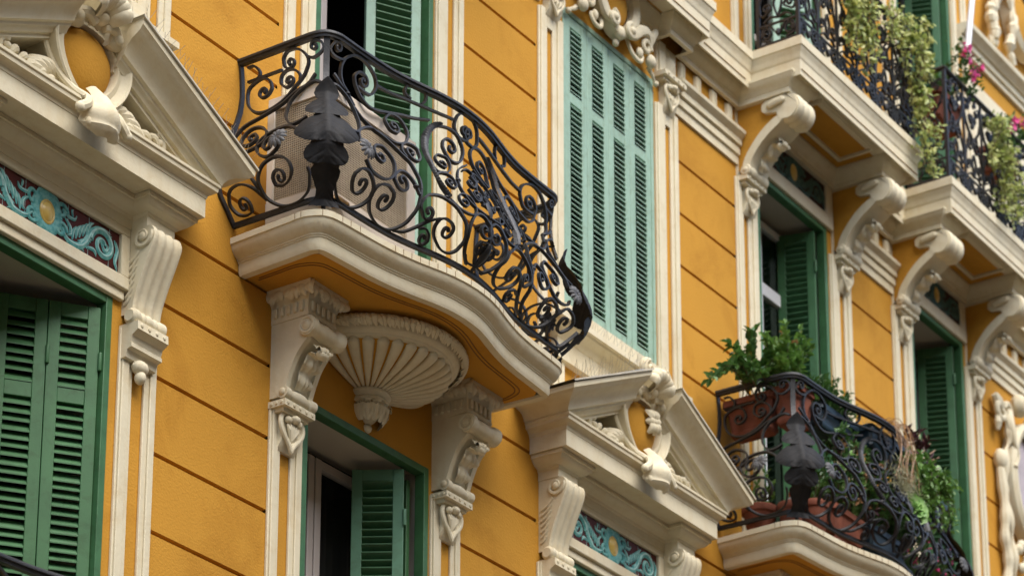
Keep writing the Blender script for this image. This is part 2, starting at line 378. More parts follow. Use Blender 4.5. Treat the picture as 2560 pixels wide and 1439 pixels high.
# lower windows with pediments: two-leaf wings folded partly in from each jamb
def lower_window(c, closed):
    x0, x1, z0, z1 = c-.53, c+.53, 5.6, 8.50
    r = reveal(x0, x1, z0, z1); casing(r, x0, x1, z0, z1)
    L = [(7.90-.02, 7.96)]
    if not closed:
        a = 180+36; w = .262; hx, hd = x1-.05, -.03
        shutter_leaf(r, hx, hd, a, w, z0+.05, z1-.075, L, 'green', -1)
        shutter_leaf(r, hx+cos(R(a))*(w+.004), hd+sin(R(a))*(w+.004), a, w, z0+.05, z1-.075, L, 'green', -1)
        shutter_leaf(r, x0+.05, -.03, -36, w, z0+.05, z1-.075, L, 'green', -1)
        shutter_leaf(r, x0+.05+cos(R(36))*(w+.004), -.03-sin(R(36))*(w+.004), -36, w, z0+.05, z1-.075, L, 'green', -1)
    else:
        for k in range(4): shutter_leaf(r, x0+.05+k*.24, -.03, 0, .237, z0+.05, z1-.05, L, tilt=1)
    return r
lower_window(9.695, False); lower_window(15.0, True)
# balcony doors: white sash behind, a leaf folded back against the right reveal
def door(x0, x1, z0, z1, ang, w, rails, m, lm, hx=None, casew=.045, curtain=False, hd=-.035, left=True, mull=True, sd=-.365, mf='white', mg='glass', tz=None):
    r = reveal(x0, x1, z0, z1); casing(r, x0, x1, z0, z1, 'green', casew)
    sash(r, x0+.02, x1-.02, z0+.02, z1-.05, sd, mull, curtain, mull is True, mf, mg, tz)
    shutter_leaf(r, (hx or x1-casew-.012), hd, ang, w, z0+.05, z1-casew-.02, rails, m, 1, True, lm)
    if left: shutter_leaf(r, x0+casew+.012, hd, -90-(ang-250)*.3, .24, z0+.05, z1-casew-.02, rails, 'green', 1)
    g = MB(); g.box(x1-casew-.052, x1-casew-.018, -.26, -.08, z0+.03, z1-.08); part('door_stop', g, 'green', r, bev=.004)
    return r
door(11.80, 12.985, 5.46, 8.56, 238, .30, [(7.42, 7.50)], 'mid', 'green', hx=12.80, curtain=True)  # leaf frame colour includes its lit sheen, louvres keep the plain dark green
door(11.83, 12.985, 9.255, 12.38, 210, .36, [(10.3, 10.38)], 'pale', 'green', hx=12.90, mull=False)  # pale frame has the gloss of the sky painted in, louvres do not
door(17.015, 18.10, 9.285, 12.38, 256, .29, [(11.0, 11.08)], 'green', 'green', hx=17.98, sd=-.29, mf='pole', mg='skyglass', tz=11.72)
door(19.49, 20.45, 9.285, 12.38, 250, .29, [(10.9, 10.98)], 'green', 'green', hx=20.34)
door(17.0, 18.12, 13.12, 16.0, 215, .34, [(14.2, 14.28)], 'pale', 'green', hx=18.04)
door(19.45, 20.49, 13.12, 16.0, 250, .29, [(14.2, 14.28)], 'green', 'green', hx=20.38)
# closed pale shutter of the upper window
def upper_shutter(x0, x1):
    z0, z1 = 10.2, 12.40
    r = reveal(x0, x1, z0, z1); casing(r, x0, x1, z0, z1, 'pale', .035)
    w = (x1-x0-.07-.012)/4
    for k in range(4):
        shutter_leaf(r, x0+.035+k*(w+.004), -.016, 0, w, z0+.01, z1-.04, [(11.725, 11.80)], 'pale', .76, False, None, .037, .0062)
    return r
upper_shutter(14.44, 15.58)
r = reveal(9.125, 10.265, 10.2, 12.40); casing(r, 9.125, 10.265, 10.2, 12.40, 'green', .045)
shutter_leaf(r, 10.20, -.03, 240, .28, 10.22, 12.34, [(11.7, 11.8)]); shutter_leaf(r, 9.19, -.03, 300, .28, 10.22, 12.34, [(11.7, 11.8)])
sash(r, 9.14, 10.25, 10.2, 12.38)
# pilasters
for c in (9.695, 15.0):
    pilaster(c-.875, c-.59, 5.0, 8.36, 1); pilaster(c+.59, c+.875, 5.0, 8.36)
pilaster(11.504, 11.785, 5.0, 8.40, 1); pilaster(13.0, 13.291, 5.0, 8.40)
for x0, x1 in ((8.82, 9.11), (10.28, 10.57), (11.54, 11.815), (13.0, 13.291), (14.14, 14.425), (15.595, 15.887)):
    pilaster(x0, x1, 9.35 if x0 not in (11.54, 13.0) else 9.10, 12.24, x0 in (8.82, 11.54, 14.14), True, True)
for x0, x1 in ((16.70, 17.0), (18.12, 18.443), (19.15, 19.475), (20.465, 20.73)):
    pilaster(x0, x1, 9.10, 12.18, x0 in (16.70, 19.15), True, True)
for x0, x1 in ((16.7, 16.98), (18.14, 18.44), (19.17, 19.43), (20.51, 20.80)): pilaster(x0, x1, 13.12, TOP-.05, 0)
# ---------------------------------------------------------------- pediments over the lower windows
def gable(c):
    # entablature: frieze bed + fascia; straight, returning to the wall
    m = MB()
    base = [(c-.86, 0), (c-.86, .02), (c+.86, .02), (c+.86, 0)]
    # broad corona
    h = .915; pr = [(-.22, 9.045), (0, 9.045), (0, 9.150), (.004, 9.153), (.008, 9.172), (.028, 9.19), (.045, 9.196), (.047, 9.216), (.055, 9.222), (.055, 9.238), (-.20, 9.246)]
    pl = [(c-h, 0), (c-h, .27), (c+h, .27), (c+h, 0)]
    m.mold(pl, pr)
    m.quad(P(c-h-.05, 0, 9.24), P(c+h+.05, 0, 9.24), P(c+h+.05, .322, 9.238), P(c-h-.05, .322, 9.238))
    m.quad(P(c-h+.002, 0, 9.047), P(c+h-.002, 0, 9.047), P(c+h-.002, .268, 9.047), P(c-h+.002, .268, 9.047))
    ent = part('pediment', m, 'cream')
    # bed mould under the soffit, breaking round the consoles
    m = MB(); k0, k1 = .82, .605
    pl = [(c-k0, 0), (c-k0, .15), (c-k1, .15), (c-k1, .05), (c+k1, .05), (c+k1, .15), (c+k0, .15), (c+k0, 0)]
    pr = [(-.05, 8.90), (0, 8.90), (0, 8.955), (.006, 8.958), (.012, 8.972), (.045, 8.985), (.068, 9.008), (.072, 9.018), (.082, 9.02), (.082, 9.042), (-.05, 9.042)]
    m.mold(pl, pr)
    part('bed_mould', m, 'cream', ent)
    # lintel panel frame round the tiles
    m = MB()
    m.box(c-.605, c+.605, 0, .045, 8.855, 8.905); m.box(c-.605, c+.605, 0, .05, 8.555, 8.625)
    m.box(c-.605, c-.54, 0, .046, 8.625, 8.855); m.box(c+.54, c+.605, 0, .046, 8.625, 8.855); m.box(c-.59, c+.59, 0, .03, 8.50, 8.555)
    part('lintel', m, 'cream', ent, bev=.006)
    # raking cornices, broken in the middle
    sl = .482; W = 1.10; tip = 9.152
    pr = [(.07, -.215), (.255, -.205), (.258, -.185), (.275, -.18), (.285, -.16), (.30, -.15), (.305, -.135), (.325, -.128), (.328, -.115), (.335, -.10), (.348, -.077), (.372, -.052), (.402, -.034), (.426, -.018), (.438, 0), (.445, .004), (.448, .036), (.0, .05)]
    D = .448; tip = 9.337
    lead = MB()
    for s in (-1, 1):
        rows = []
        for key in ('wall', 'corner', 'apex', 'apexback'):
            row = []
            for d, h in pr:
                xo = W-(D-d)            # mitre at the tip
                if key == 'wall': x, dd, z = xo, .0, tip+h-.03+(D-d)*sl
                elif key == 'corner': x, dd, z = xo, d, tip+h-.03+(D-d)*sl
                else: x, dd = .185, d; z = tip+h-.03+(xo-.185)*sl
                if key == 'apexback': dd = .0
                row.append(P(c+s*x, dd, z))
            rows.append(row)
        # follow the slope: the raking part keeps its profile, measured from the tip line
        rows[2] = [P(c+s*.185, d, tip+h-.03+(W-.185)*sl) for d, h in pr]; rows[3] = [P(c+s*.185, 0, tip+h-.03+(W-.185)*sl) for d, h in pr]
        n = len(pr)
        mm = MB(); mm.grid([rows[0], rows[1]]); mm.grid([rows[1], rows[2]])
        mm.add(rows[2], [tuple(range(n))])
        part('raking_cornice', mm, 'cream', ent)
        zt = tip+pr[-2][1]-.03+.004
        a, b = P(c+s*(W+.012), D+.012, zt), P(c+s*.175, D+.012, zt+(W-.185)*sl)
        lead.add([a, b, P(c+s*.175, 0, zt+(W-.185)*sl+.012), P(c+s*(W+.012), 0, zt+.012)]+[(p[0], p[1], p[2]+.012) for p in (a, b)], [(0, 1, 2, 3), (0, 1, 5, 4), (4, 5, 2, 3)])
    part('flashing', lead, 'zinc', ent, sm=False)
    # tympanum back
    m = MB(); n = 12
    m.grid([[P(c+.95*(2*i/n-1), .07, 9.24) for i in range(n+1)], [P(c+.95*(2*i/n-1), .07, 9.24+max(.02, .50*(1-abs(2*i/n-1)))) for i in range(n+1)]])
    m.grid([[P(c+.95*(2*i/n-1), .072, 9.26) for i in range(n+1)], [P(c+.95*(2*i/n-1), .0, 9.24+max(.02, .50*(1-abs(2*i/n-1)))) for i in range(n+1)]])
    part('tympanum', m, 'cream', ent)
    return ent
def egg(a, w, top, bot):      # outline of the shield
    s, q = cos(a), sin(a); z = q*top if q > 0 else q*bot
    return w*s*(1-.16*max(0, -q)**1.5*1.0), z
def cartouche(c, ent, flower):
    zc = 9.53
    m = MB(); rows = []            # frame ring: flat strap, curled outward
    for i in range(49):
        a = 2*pi*i/48; row = []
        for k, (o, d) in enumerate(((-.004, .19), (.0, .248), (.006, .258), (.014, .256), (.035, .250), (.058, .262), (.070, .283), (.080, .287), (.088, .278), (.09, .08))):
            x, z = egg(a, .197+o, .160+o, .214+o); row.append(P(c+x, d+.018*abs(cos(a)), zc+z))
        rows.append(row)
    m.grid(rows)
    f = part('cartouche', m, 'cream', ent)
    m = MB(); rows = []
    for k in range(9):
        t = k/8; rows.append([P(c+egg(2*pi*i/40, .201*sin(t*pi/2+.0001), .164*sin(t*pi/2+.0001), .219*sin(t*pi/2+.0001))[0], .205+.085*cos(t*pi/2), zc+egg(2*pi*i/40, 0, .164*sin(t*pi/2+.0001), .219*sin(t*pi/2+.0001))[1]) for i in range(40)])
    m.grid(rows, cv=True); part('shield_boss', m, 'orange', ent)
    m = MB()
    # side straps running from shoulder volutes down to the tongue
    for s in (-1, 1):
        pts = cr([P(c+s*egg(R(a_), .197+.093, .160+.093, .214+.093)[0], d_, zc+egg(R(a_), .29, .253, .307)[1]) for a_, d_ in ((22, .215), (2, .225), (-18, .24), (-38, .262), (-56, .295), (-70, .335))]+[P(c+s*.105, .372, 9.205), P(c+s*.13, .385, 9.165), P(c+s*.175, .38, 9.13)])
        n = len(pts); m.horn(pts, [.016+.012*(i/(n-1)) for i in range(n)], .8)
        m.blob(P(c+s*.272, .225, 9.635), (.030, .03, .030)); m.roll(.28, 9.678, [(c+s*.10, .0), (c+s*.10, .038), (c+s*.14, .046), (c+s*.19, .038), (c+s*.19, 0)], 14)
        m.blob(P(c+s*.145, .322, 9.68), (.032, .02, .032)); m.blob(P(c+s*.175, .38, 9.13), (.028, .024, .028))
        pts = cr([P(c+s*.19, .285, 9.665), P(c+s*.15, .31, 9.70), P(c+s*.09, .33, 9.715), P(c+s*.03, .32, 9.695)])
        m.horn(pts, .03, .8)
        # acanthus spreading over the cornice on both sides: a fan of fleshy fingers with a rolled bud
        for k, (ang, ln, r0) in enumerate(((82, .17, .020), (66, .20, .026), (50, .235, .028), (35, .27, .029), (22, .31, .029), (12, .36, .028), (5, .40, .024))):
            pts = []
            for q in range(9):
                t = q/8; aa = R(ang-32*t*t); pts.append(P(c+s*(.19+ln*t*cos(aa)*1.02), .15+.085*sin(pi*min(1, t*.85))+.02*t, 9.275+ln*t*sin(aa)*.92-.02*t*t))
            m.horn(cr(pts, 3), [r0*(.45+.75*sin(pi*min(1, .10+.82*q/24))) for q in range(25)], .85)
            m.blob(pts[-1], (r0*.75, r0*.7, r0*.75), 8)
        for k in range(5): m.horn(cr([P(c+s*(.21+.06*k), .20, 9.262+.012*k), P(c+s*(.25+.065*k), .255, 9.285+.01*k), P(c+s*(.30+.065*k), .25, 9.268)], 5), [.008+.014*sin(pi*q/10) for q in range(11)], .8)
        q = spiral((c+s*.56, 9.315), .055, .012, pi*.6 if s > 0 else pi*.4, -1.25*s, 24); m.horn([P(x, .235, z) for x, z in q], [.022-.010*i/24 for i in range(25)], .9)
        m.blob(P(c+s*.56, .245, 9.315), (.024, .024, .024)); m.blob(P(c+s*.655, .23, 9.268), (.030, .026, .022)); m.blob(P(c+s*.70, .22, 9.260), (.02, .02, .018))
    # tongue hanging over the corona
    sp = [P(c, .30+.10*sin(pi*min(1, t*1.3)/1.6)-.01*t, 9.335-.30*t) for t in [i/20 for i in range(21)]]
    wd = [(.05+.02*t/20 if t < 5 else .07+.085*sin((t-5)/15*pi*.62)) for t in range(21)]; wd[-1] = .035; wd[-2] = .085; wd[-3] = .125
    m.leaf(sp, (0, -1, 0), wd, 13, 2.5, .12, .42, .12, .35)
    m.blob(P(c, .425, 9.15), (.042, .028, .042)); m.blob(P(c-.09, .37, 9.09), (.03, .02, .03)); m.blob(P(c+.09, .37, 9.09), (.03, .02, .03))
    # crest: curling shell at the top in the gap of the cornice
    for s in (-1, 1):
        sp = spiral((c+s*.10, 9.84), .062, .012, pi*.5 if s > 0 else pi*.5, -1.3*s, 30)
        m.horn([P(x, .36+.02*i/30, z) for i, (x, z) in enumerate(sp)], [.026-.012*i/30 for i in range(31)], 1.3)
    for k in range(7):
        a = (k-3)*.32
        sp = [P(c+sin(a)*(.02+.145*t), .27+.13*sin(pi*t*.8)+.04*t, 9.70+cos(a)*(.02+.20*t)-.05*t*t) for t in [i/10 for i in range(11)]]
        m.leaf(sp, (0, -1, 0), [.018+.032*sin(pi*min(1, .1+t/10*.85)) for t in range(11)], 7, 1, .05, .5, .1)
    m.blob(P(c, .33, 9.725), (.045, .045, .035))
    part('cartouche_ornament', m, 'cream', ent)
    if flower:
        m = MB(); fx, fz = c+.055, zc+.02
        for k in range(8):
            a = k*pi/4+.2; L_ = .095 if k % 2 else .075
            sp = [P(fx+cos(a)*L_*t, .295+.022*sin(pi*t), fz+sin(a)*L_*t*1.15) for t in [i/8 for i in range(9)]]
            m.leaf(sp, (0, -1, 0), [.01+.026*sin(pi*t/8) for t in range(9)], 7, 1, .1, .6, .2)
        m.blob(P(fx, .315, fz), (.026, .02, .026)); part('flower_relief', m, 'cream', ent)
for c, fl in ((9.695, 0), (14.97, 1)):
    e = gable(c); cartouche(c, e, fl)
# ---- glazed tile panels
def tilepanel(c, z0, z1, hw, d, mt='tile', mq='turq'):
    m = MB(); m.box(c-hw, c+hw, 0, d, z0, z1); t = part('tile_panel', m, mt)
    m = MB(); mh = MB(); zc = (z0+z1)/2; H = (z1-z0)/2; K = hw/.54; d1 = d+.003
    for k in range(-3, 4): mh.box(c+(k*.155-.0009)*K, c+(k*.155+.0009)*K, d, d+.0012, z0, z1)
    def st(pts, r): 
        q = cr([P(c+x*K, d1, zc+z*H) for x, z in pts], 5); n = len(q)
        m.horn(q, [max(.003, r*sin(pi*min(1, .12+.86*i/(n-1)))) for i in range(n)], .35, 6)
        mh.horn([p+V((r*.22, -r*.24-.0012, r*.2)) for p in q[1:-1]], [max(.0008, r*.30*sin(pi*min(1, .05+.9*i/(n-3)))) for i in range(n-2)], .4, 5)
    for s in (-1, 1):
        q = spiral((c+s*.415*K, zc-.05*H), .092, .018, pi if s > 0 else 0, -1.45*s, 40)
        m.horn([P(x, d1, z) for x, z in q], [.021-.009*i/40 for i in range(41)], .4, 6)
        mh.horn([P(x, d1+.0088-.0036*i/40, z+.004) for i, (x, z) in enumerate(q)], [.0058-.003*i/40 for i in range(41)], .4, 5)
        st([(s*.10, -.35), (s*.16, -.75), (s*.24, -.72), (s*.29, -.3), (s*.33, .35), (s*.40, .72), (s*.48, .62)], .02)
        st([(s*.50, .55), (s*.525, .1), (s*.51, -.5), (s*.53, -.9)], .014)
        for k in range(5):
            st([(s*(.19+.025*k), -.6+.15*k), (s*(.195+.03*k), -.2+.2*k), (s*(.215+.032*k), .15+.16*k)], .012)
        for k in range(4): st([(s*(.23+.02*k), -.5+.12*k), (s*(.28+.015*k), -.35+.1*k), (s*(.315+.01*k), -.35+.13*k)], .009)
        st([(s*.30, -.62), (s*.27, -.35), (s*.245, -.7), (s*.28, -.85)], .011); st([(s*.30, -.55), (s*.35, -.5), (s*.37, -.75)], .012)
        st([(s*.13, .25), (s*.17, -.05), (s*.175, -.4), (s*.15, -.5)], .012)
        st([(s*.115, .6), (s*.15, .42), (s*.20, .42), (s*.215, .65)], .011); st([(s*.19, .45), (s*.18, .75), (s*.19, .85)], .008)
        st([(s*.40, .1), (s*.43, -.25), (s*.45, -.1), (s*.44, .15)], .013)
        for qz in (.45, -.45):
            q = spiral((c+s*.105*K, zc+qz*H), .045, .012, 0, 1.2*s, 20); m.horn([P(x, d1+.002, z) for x, z in q], .012, .5, 6)
        q = spiral((c+s*.045*K, zc+.72*H), .03, .008, -pi/2, 1.2*s, 16); m.horn([P(x, d1+.002, z) for x, z in q], .011, .5, 6)
    m.horn([P(c+cos(a)*.082*K, d1, zc+sin(a)*.78*H) for a in [2*pi*k/28 for k in range(29)]], .032, .25, 6)
    for k in range(7): m.blob(P(c+(k-3)*.022*K, d1, zc-H*(.80-.03*abs(k-3)*2)), (.017, .006, .02), 8)
    part('painted_scrolls', m, mq, t)
    if mt == 'tile': part('brush_highlights', mh, 'hilite', t)
    m = MB(); m.lathe(0, 0, [(.001, .02), (.02, .019), (.038, .011), (.048, .004), (.053, .007), (.060, .003), (.062, -.002)], 24)
    m.v = [(c+x*.88*K, -(d+z*.9+.006), zc+y*1.12*H/.115) for x, y, z in m.v]; part('gold_boss', m, 'gold', t)
tilepanel(9.695, 8.627, 8.853, .538, .025); tilepanel(14.97, 8.627, 8.853, .538, .025)
tilepanel(17.58, 12.495, 12.725, .49, .012, 'shadetile', 'shadeturq'); tilepanel(19.97, 12.495, 12.725, .44, .012, 'shadetile', 'shadeturq')  # upper panels use the tile colours with shade painted in
# ---------------------------------------------------------------- brackets
def acan(m, x, pts, w, n=16, lobes=4):      # acanthus lying on a bracket front; pts (d,z), faces outward
    q = cr([P(x, d, z) for d, z in pts], 6); k = len(q); nr = []
    for i in range(k):
        T = (q[min(i+1, k-1)]-q[max(i-1, 0)]).normalized(); nr.append(T.cross(V((1, 0, 0))) if T.cross(V((1, 0, 0))).y < 0 else -T.cross(V((1, 0, 0))))
    m.leaf(q, nr, [w*(.45+.6*sin(pi*min(1, .15+.8*i/(k-1)))) for i in range(k)], 11, lobes, .38, .5, .5)
# (a) fluted S bracket under the pediments, left edge x, width w
def small_bracket():
    x, w = 0, .215
    out = [(.0, 8.90), (.165, 8.90), (.192, 8.885), (.205, 8.855), (.203, 8.82), (.19, 8.78), (.165, 8.72), (.135, 8.65), (.108, 8.58), (.088, 8.52), (.078, 8.46), (.075, 8.43), (0, 8.43)]
    f = MB(); pts = cr([P(0, d, z) for d, z in out[1:-1]], 4); n = 30; rows = []
    for p in pts:
        rows.append([P(x+w*j/n, -p.y-.0095*(.5-.5*cos(2*pi*3*max(0, min(1, (j/n-.08)/.84))))-(.004 if j in (0, n) else 0), p.z) for j in range(n+1)])
    f.grid(rows)
    poly = [(-p.y-.004, p.z) for p in pts]+[(0, 8.43), (0, 8.90)]
    for xx in (x, x+w): f.add([P(xx, d, z) for d, z in poly], [tuple(range(len(poly)))])
    o = part('console_bracket', f, 'cream', ang=50)
    for s, xx in ((-1, x), (1, x+w)):      # side volutes and leafy flank
        m = MB()
        q = spiral((.125, 8.842), .062, .014, .3, -1.35, 30); m.horn([P(xx+s*.004, d, z) for d, z in q], [.014-.006*i/30 for i in range(31)], .8, 6, (s, 0, 0))
        m.blob(P(xx+s*.006, .125, 8.842), (.014, .026, .026))
        for k in range(7): m.horn([P(xx+s*.003, .02, 8.70-.036*k), P(xx+s*.005, .07-.004*k, 8.725-.037*k), P(xx+s*.003, .105-.008*k, 8.77-.040*k)], .009, .6, 5, (s, 0, 0))
        part('side_volute', m, 'cream', o)
    m = MB(); r = .044
    m.roll(.072, 8.41, [(x-.022, 0), (x-.022, r*.7), (x-.008, r), (x+.025, r), (x+.045, r*.72), (x+.06, r*.95), (x+.08, r*.8), (x+.107, r), (x+.135, r*.8), (x+.155, r*.95), (x+.17, r*.72), (x+.19, r), (x+w+.008, r), (x+w+.022, r*.7), (x+w+.022, 0)], 16)
    part('roll', m, 'cream', o)
    m = MB()
    m.side([(0, 8.372), (.125, 8.372), (.128, 8.325), (.09, 8.30), (.08, 8.265), (.088, 8.258), (.088, 8.238), (.06, 8.23), (.05, 8.19), (0, 8.18)], x-.01, x+w+.01)
    for k in range(4): m.blob(P(x+.02+.058*k, .127, 8.35), (.012, .008, .012), 8)
    m.blob(P(x+w/2, .045, 8.17), (.055, .04, .04)); m.blob(P(x+w/2, .05, 8.115), (.03, .032, .038))
    part('drop', m, 'cream', o)
    return o
def places(o, xs, dz=0):      # o was built at x = 0: put it at every x of the list
    for k, x in enumerate(xs):
        q = o if k == 0 else dup(o)
        q.location = (x, 0, dz)
places(small_bracket(), [14.155, 15.575, 8.87, 10.30])
# (b) tall bracket under the curved balcony
def balcony_bracket():
    x, w = 0, .24
    body = [(0, 8.87), (.25, 8.87)]+[(-p.y, p.z) for p in cr([P(0, .25, 8.80), P(0, .235, 8.745), P(0, .19, 8.70), P(0, .145, 8.64), P(0, .11, 8.56), P(0, .088, 8.49), P(0, .075, 8.435)], 4)]+[(0, 8.435)]
    m = MB(); m.side(body, x+.012, x+w-.012)
    for s0, s1 in ((x, x+.035), (x+w-.035, x+w)):     # raised rims leave a channel for the leaf
        rim = [(d+.02 if z < 8.81 else d+.004, z) for d, z in body[1:-1]]+[(0, 8.435), (0, 8.872)]
        m.side(rim, s0, s1)
    o = part('console_bracket', m, 'cream')
    m = MB()      # fluted neck and leafy abacus
    m.side([(0, 8.872), (.255, 8.872), (.262, 8.885), (.255, 8.89), (.255, 8.975), (0, 8.975)], x-.004, x+w+.004)
    for k in range(5): m.horn([P(x+.03+.045*k, .255, 8.90), P(x+.03+.045*k, .262, 8.905), P(x+.03+.045*k, .262, 8.955), P(x+.03+.045*k, .255, 8.962)], [.006, .014, .014, .006], .6)
    for k in range(5): m.horn([P(x-.004, .035+.045*k, 8.90), P(x-.01, .035+.045*k, 8.905), P(x-.01, .035+.045*k, 8.955), P(x-.004, .035+.045*k, 8.962)], [.006, .014, .014, .006], .6, 8, (-1, 0, 0))
    part('fluted_neck', m, 'cream', o)
    m = MB()
    m.mold([(x-.004, 0), (x-.004, .258), (x+w+.004, .258), (x+w+.004, 0)], [(-.02, 8.965), (0, 8.965), (.006, 8.98), (.018, 8.992), (.03, 9.012), (.045, 9.035), (.045, 9.058), (-.05, 9.058)])
    rnd = random.Random(3)
    for k in range(15):
        for side_ in (0, 1):
            t = k/14; a = rnd.uniform(-.5, .5)
            if side_: b = (x-.02+t*(w+.04), .285); e = (1, 0)
            else: b = (x-.032, .02+t*.27); e = (0, 1)
            sp = []
            for i in range(7):
                u = i/6; sp.append(P(b[0]+e[0]*(.05*u*a*2)-(0 if side_ else .012*sin(pi*u)), b[1]+e[1]*(.05*u*a*2)+(.014*sin(pi*u) if side_ else 0), 9.055-.085*u if k % 2 else 8.985+.07*u))
            m.leaf(sp, (0, -1, .2) if side_ else (-1, 0, .2), [.006+.02*sin(pi*i/6) for i in range(7)], 5, 1, .1, .5, .2)
    part('leafy_abacus', m, 'cream', o)
    m = MB(); r = .058
    m.roll(.262, 8.80, [(x-.03, 0), (x-.03, r*.55), (x-.024, r*.6), (x-.024, r), (x+.015, r), (x+.03, r*.82), (x+.05, r*.74), (x+.10, r*.80), (x+.12, r*.86), (x+.14, r*.80), (x+.19, r*.74), (x+.21, r*.82), (x+.225, r), (x+w+.024, r), (x+w+.024, r*.6), (x+w+.03, 0)], 22)
    for xx, s in ((x-.026, -1), (x+w+.026, 1)):
        m.blob(P(xx, .262, 8.80), (.014, .026, .026)); m.horn([P(xx, .262+cos(a)*.044, 8.80+sin(a)*.044) for a in [2*pi*k/16 for k in range(17)]], .009, .7, 6, (s, 0, 0))
    part('upper_roll', m, 'cream', o); m = MB(); r = .036
    m.roll(.098, 8.452, [(x-.014, 0), (x-.014, r), (x+.03, r), (x+.045, r*.7), (x+.08, r*.95), (x+.12, r*1.05), (x+.16, r*.95), (x+.195, r*.7), (x+.21, r), (x+w+.014, r), (x+w+.014, 0)], 16)
    m.blob(P(x-.016, .098, 8.452), (.012, .022, .022)); part('roll', m, 'cream', o)
    m = MB(); acan(m, x+w/2, [(.10, 8.50), (.125, 8.56), (.155, 8.625), (.195, 8.68), (.235, 8.705), (.262, 8.69), (.265, 8.66)], .078)
    m.blob(P(x+w/2, .262, 8.672), (.045, .03, .028)); part('acanthus_relief', m, 'cream', o)
    m = MB()
    m.box(x-.012, x+w+.012, 0, .118, 8.375, 8.412); m.box(x+.01, x+w-.01, 0, .09, 8.352, 8.375)
    for k in range(5): m.blob(P(x+.015+.053*k, .119, 8.394), (.011, .008, .011), 8)
    for k in range(3): m.blob(P(x-.013, .025+.035*k, 8.394), (.008, .011, .011), 8)
    hp = []                                   # heart shaped shield
    for k in range(33):
        a = 2*pi*k/32; hx = .098*sin(a)**3; hz = .10*(.8125*cos(a)-.3125*cos(2*a)-.125*cos(3*a)-.0625*cos(4*a))
        hp.append(P(x+w/2+hx, .062, 8.275+hz*1.15))
    m.horn(hp, .0145, .9); m.add(hp[:-1]+[P(x+w/2, .052, 8.265)], [(q, (q+1) % 32, 32) for q in range(32)]); m.side([(0, 8.352), (.055, 8.352), (.058, 8.26), (.05, 8.20), (.02, 8.155), (0, 8.155)], x+.045, x+w-.045)
    for k in range(5):
        a = -pi/2+(k-2)*.5; m.horn([P(x+w/2, .055, 8.21), P(x+w/2+cos(a)*.04, .075, 8.255-sin(a)*.03), P(x+w/2+cos(a)*.055, .07, 8.28-sin(a)*.04)], [.006, .014, .008], .8)
    m.blob(P(x+w/2+.0, .085, 8.335), (.035, .03, .025)); m.blob(P(x+w/2+.045, .075, 8.325), (.025, .02, .022)); m.blob(P(x+w/2-.045, .075, 8.325), (.025, .02, .022))
    part('heart_shield', m, 'cream', o); return o
bb_ = balcony_bracket(); places(bb_, [11.512, 13.022])
for x in (11.512, 13.022): q = dup(bb_); q.location = (x+5.215, 0, .03)
# shell corbel
def shell(cx):
    m = MB(); n = 72
    prof = [(.468, 8.945), (.450, 8.922), (.41, 8.895), (.345, 8.866), (.27, 8.842), (.19, 8.82), (.112, 8.802)]
    NR = 17
    m.lathe(cx, 0, prof, 60, 0, pi)
    o = part('shell_corbel', m, 'orange', ang=60)
    m = MB()
    m.lathe(cx, 0, [(.40, 9.052), (.527, 9.052), (.54, 9.04), (.535, 9.01), (.522, 8.98), (.502, 8.958), (.49, 8.953), (.485, 8.942), (.472, 8.935), (.45, 8.932)], 60, 0, pi)
    rnd = random.Random(5)
    for k in range(64):
        a = pi*(k+.5)/64; 
        for q in (0, 1):
            a0 = a+rnd.uniform(-.03, .03); da = (.06 if q else -.06)*(1 if k % 2 else .6); sp = []
            for i in range(6):
                u = i/5; rr = .532+.026*sin(pi*u*.8); z = 8.972+.07*u if q else 9.042-.07*u
                sp.append(P(cx+cos(a0+da*u)*rr, sin(a0+da*u)*rr, z))
            m.leaf(sp, (cos(a0), -sin(a0), 0), [.004+.020*sin(pi*i/5) for i in range(6)], 5, 1, .1, .8, .2)
    part('leaf_wreath', m, 'cream', o)
    m = MB()      # thick gadroons, the ochre ground shows between them
    for k in range(NR):
        a = pi*(k+.5)/NR
        pts = cr([P(cx+cos(a)*(r+.004), sin(a)*(r+.004), z-.004) for r, z in prof[:7]], 5); q = len(pts)
        m.horn(pts, [(.0355*math.hypot(p.x-cx, p.y)/.468)*(min(1, .35+i*.16)) for i, p in enumerate(pts)], .75, 10, (cos(a)*.35, -sin(a)*.35, -1))
    part('gadroon_ribs', m, 'cream', o, ang=60)
    m = MB()
    m.lathe(cx, 0, [(.12, 8.80), (.132, 8.79), (.135, 8.775), (.12, 8.762), (.108, 8.755), (.118, 8.745), (.12, 8.732), (.11, 8.722), (.09, 8.715), (.085, 8.70), (.075, 8.67), (.045, 8.635), (.02, 8.615), (.0, 8.61)], 36, 0, pi)
    for k in range(7):
        a = pi*(k+.5)/7; sp = [P(cx+cos(a)*r, sin(a)*r, z) for r, z in ((.085, 8.61), (.092, 8.635), (.10, 8.66), (.108, 8.685), (.118, 8.703), (.132, 8.712), (.138, 8.700))]
        m.leaf(sp, (cos(a), -sin(a), 0), [.014, .026, .036, .038, .034, .026, .012], 9, 1.5, .12, .45, .5)
        m.blob(P(cx+cos(a)*.104, sin(a)*.104, 8.712), (.03, .018, .014), 10)
    m.blob(P(cx, .0, 8.592), (.030, .030, .028)); part('foliate_drop', m, 'cream', o)
    return o
s_ = shell(12.39); dup(s_, 5.215, 0, .03)
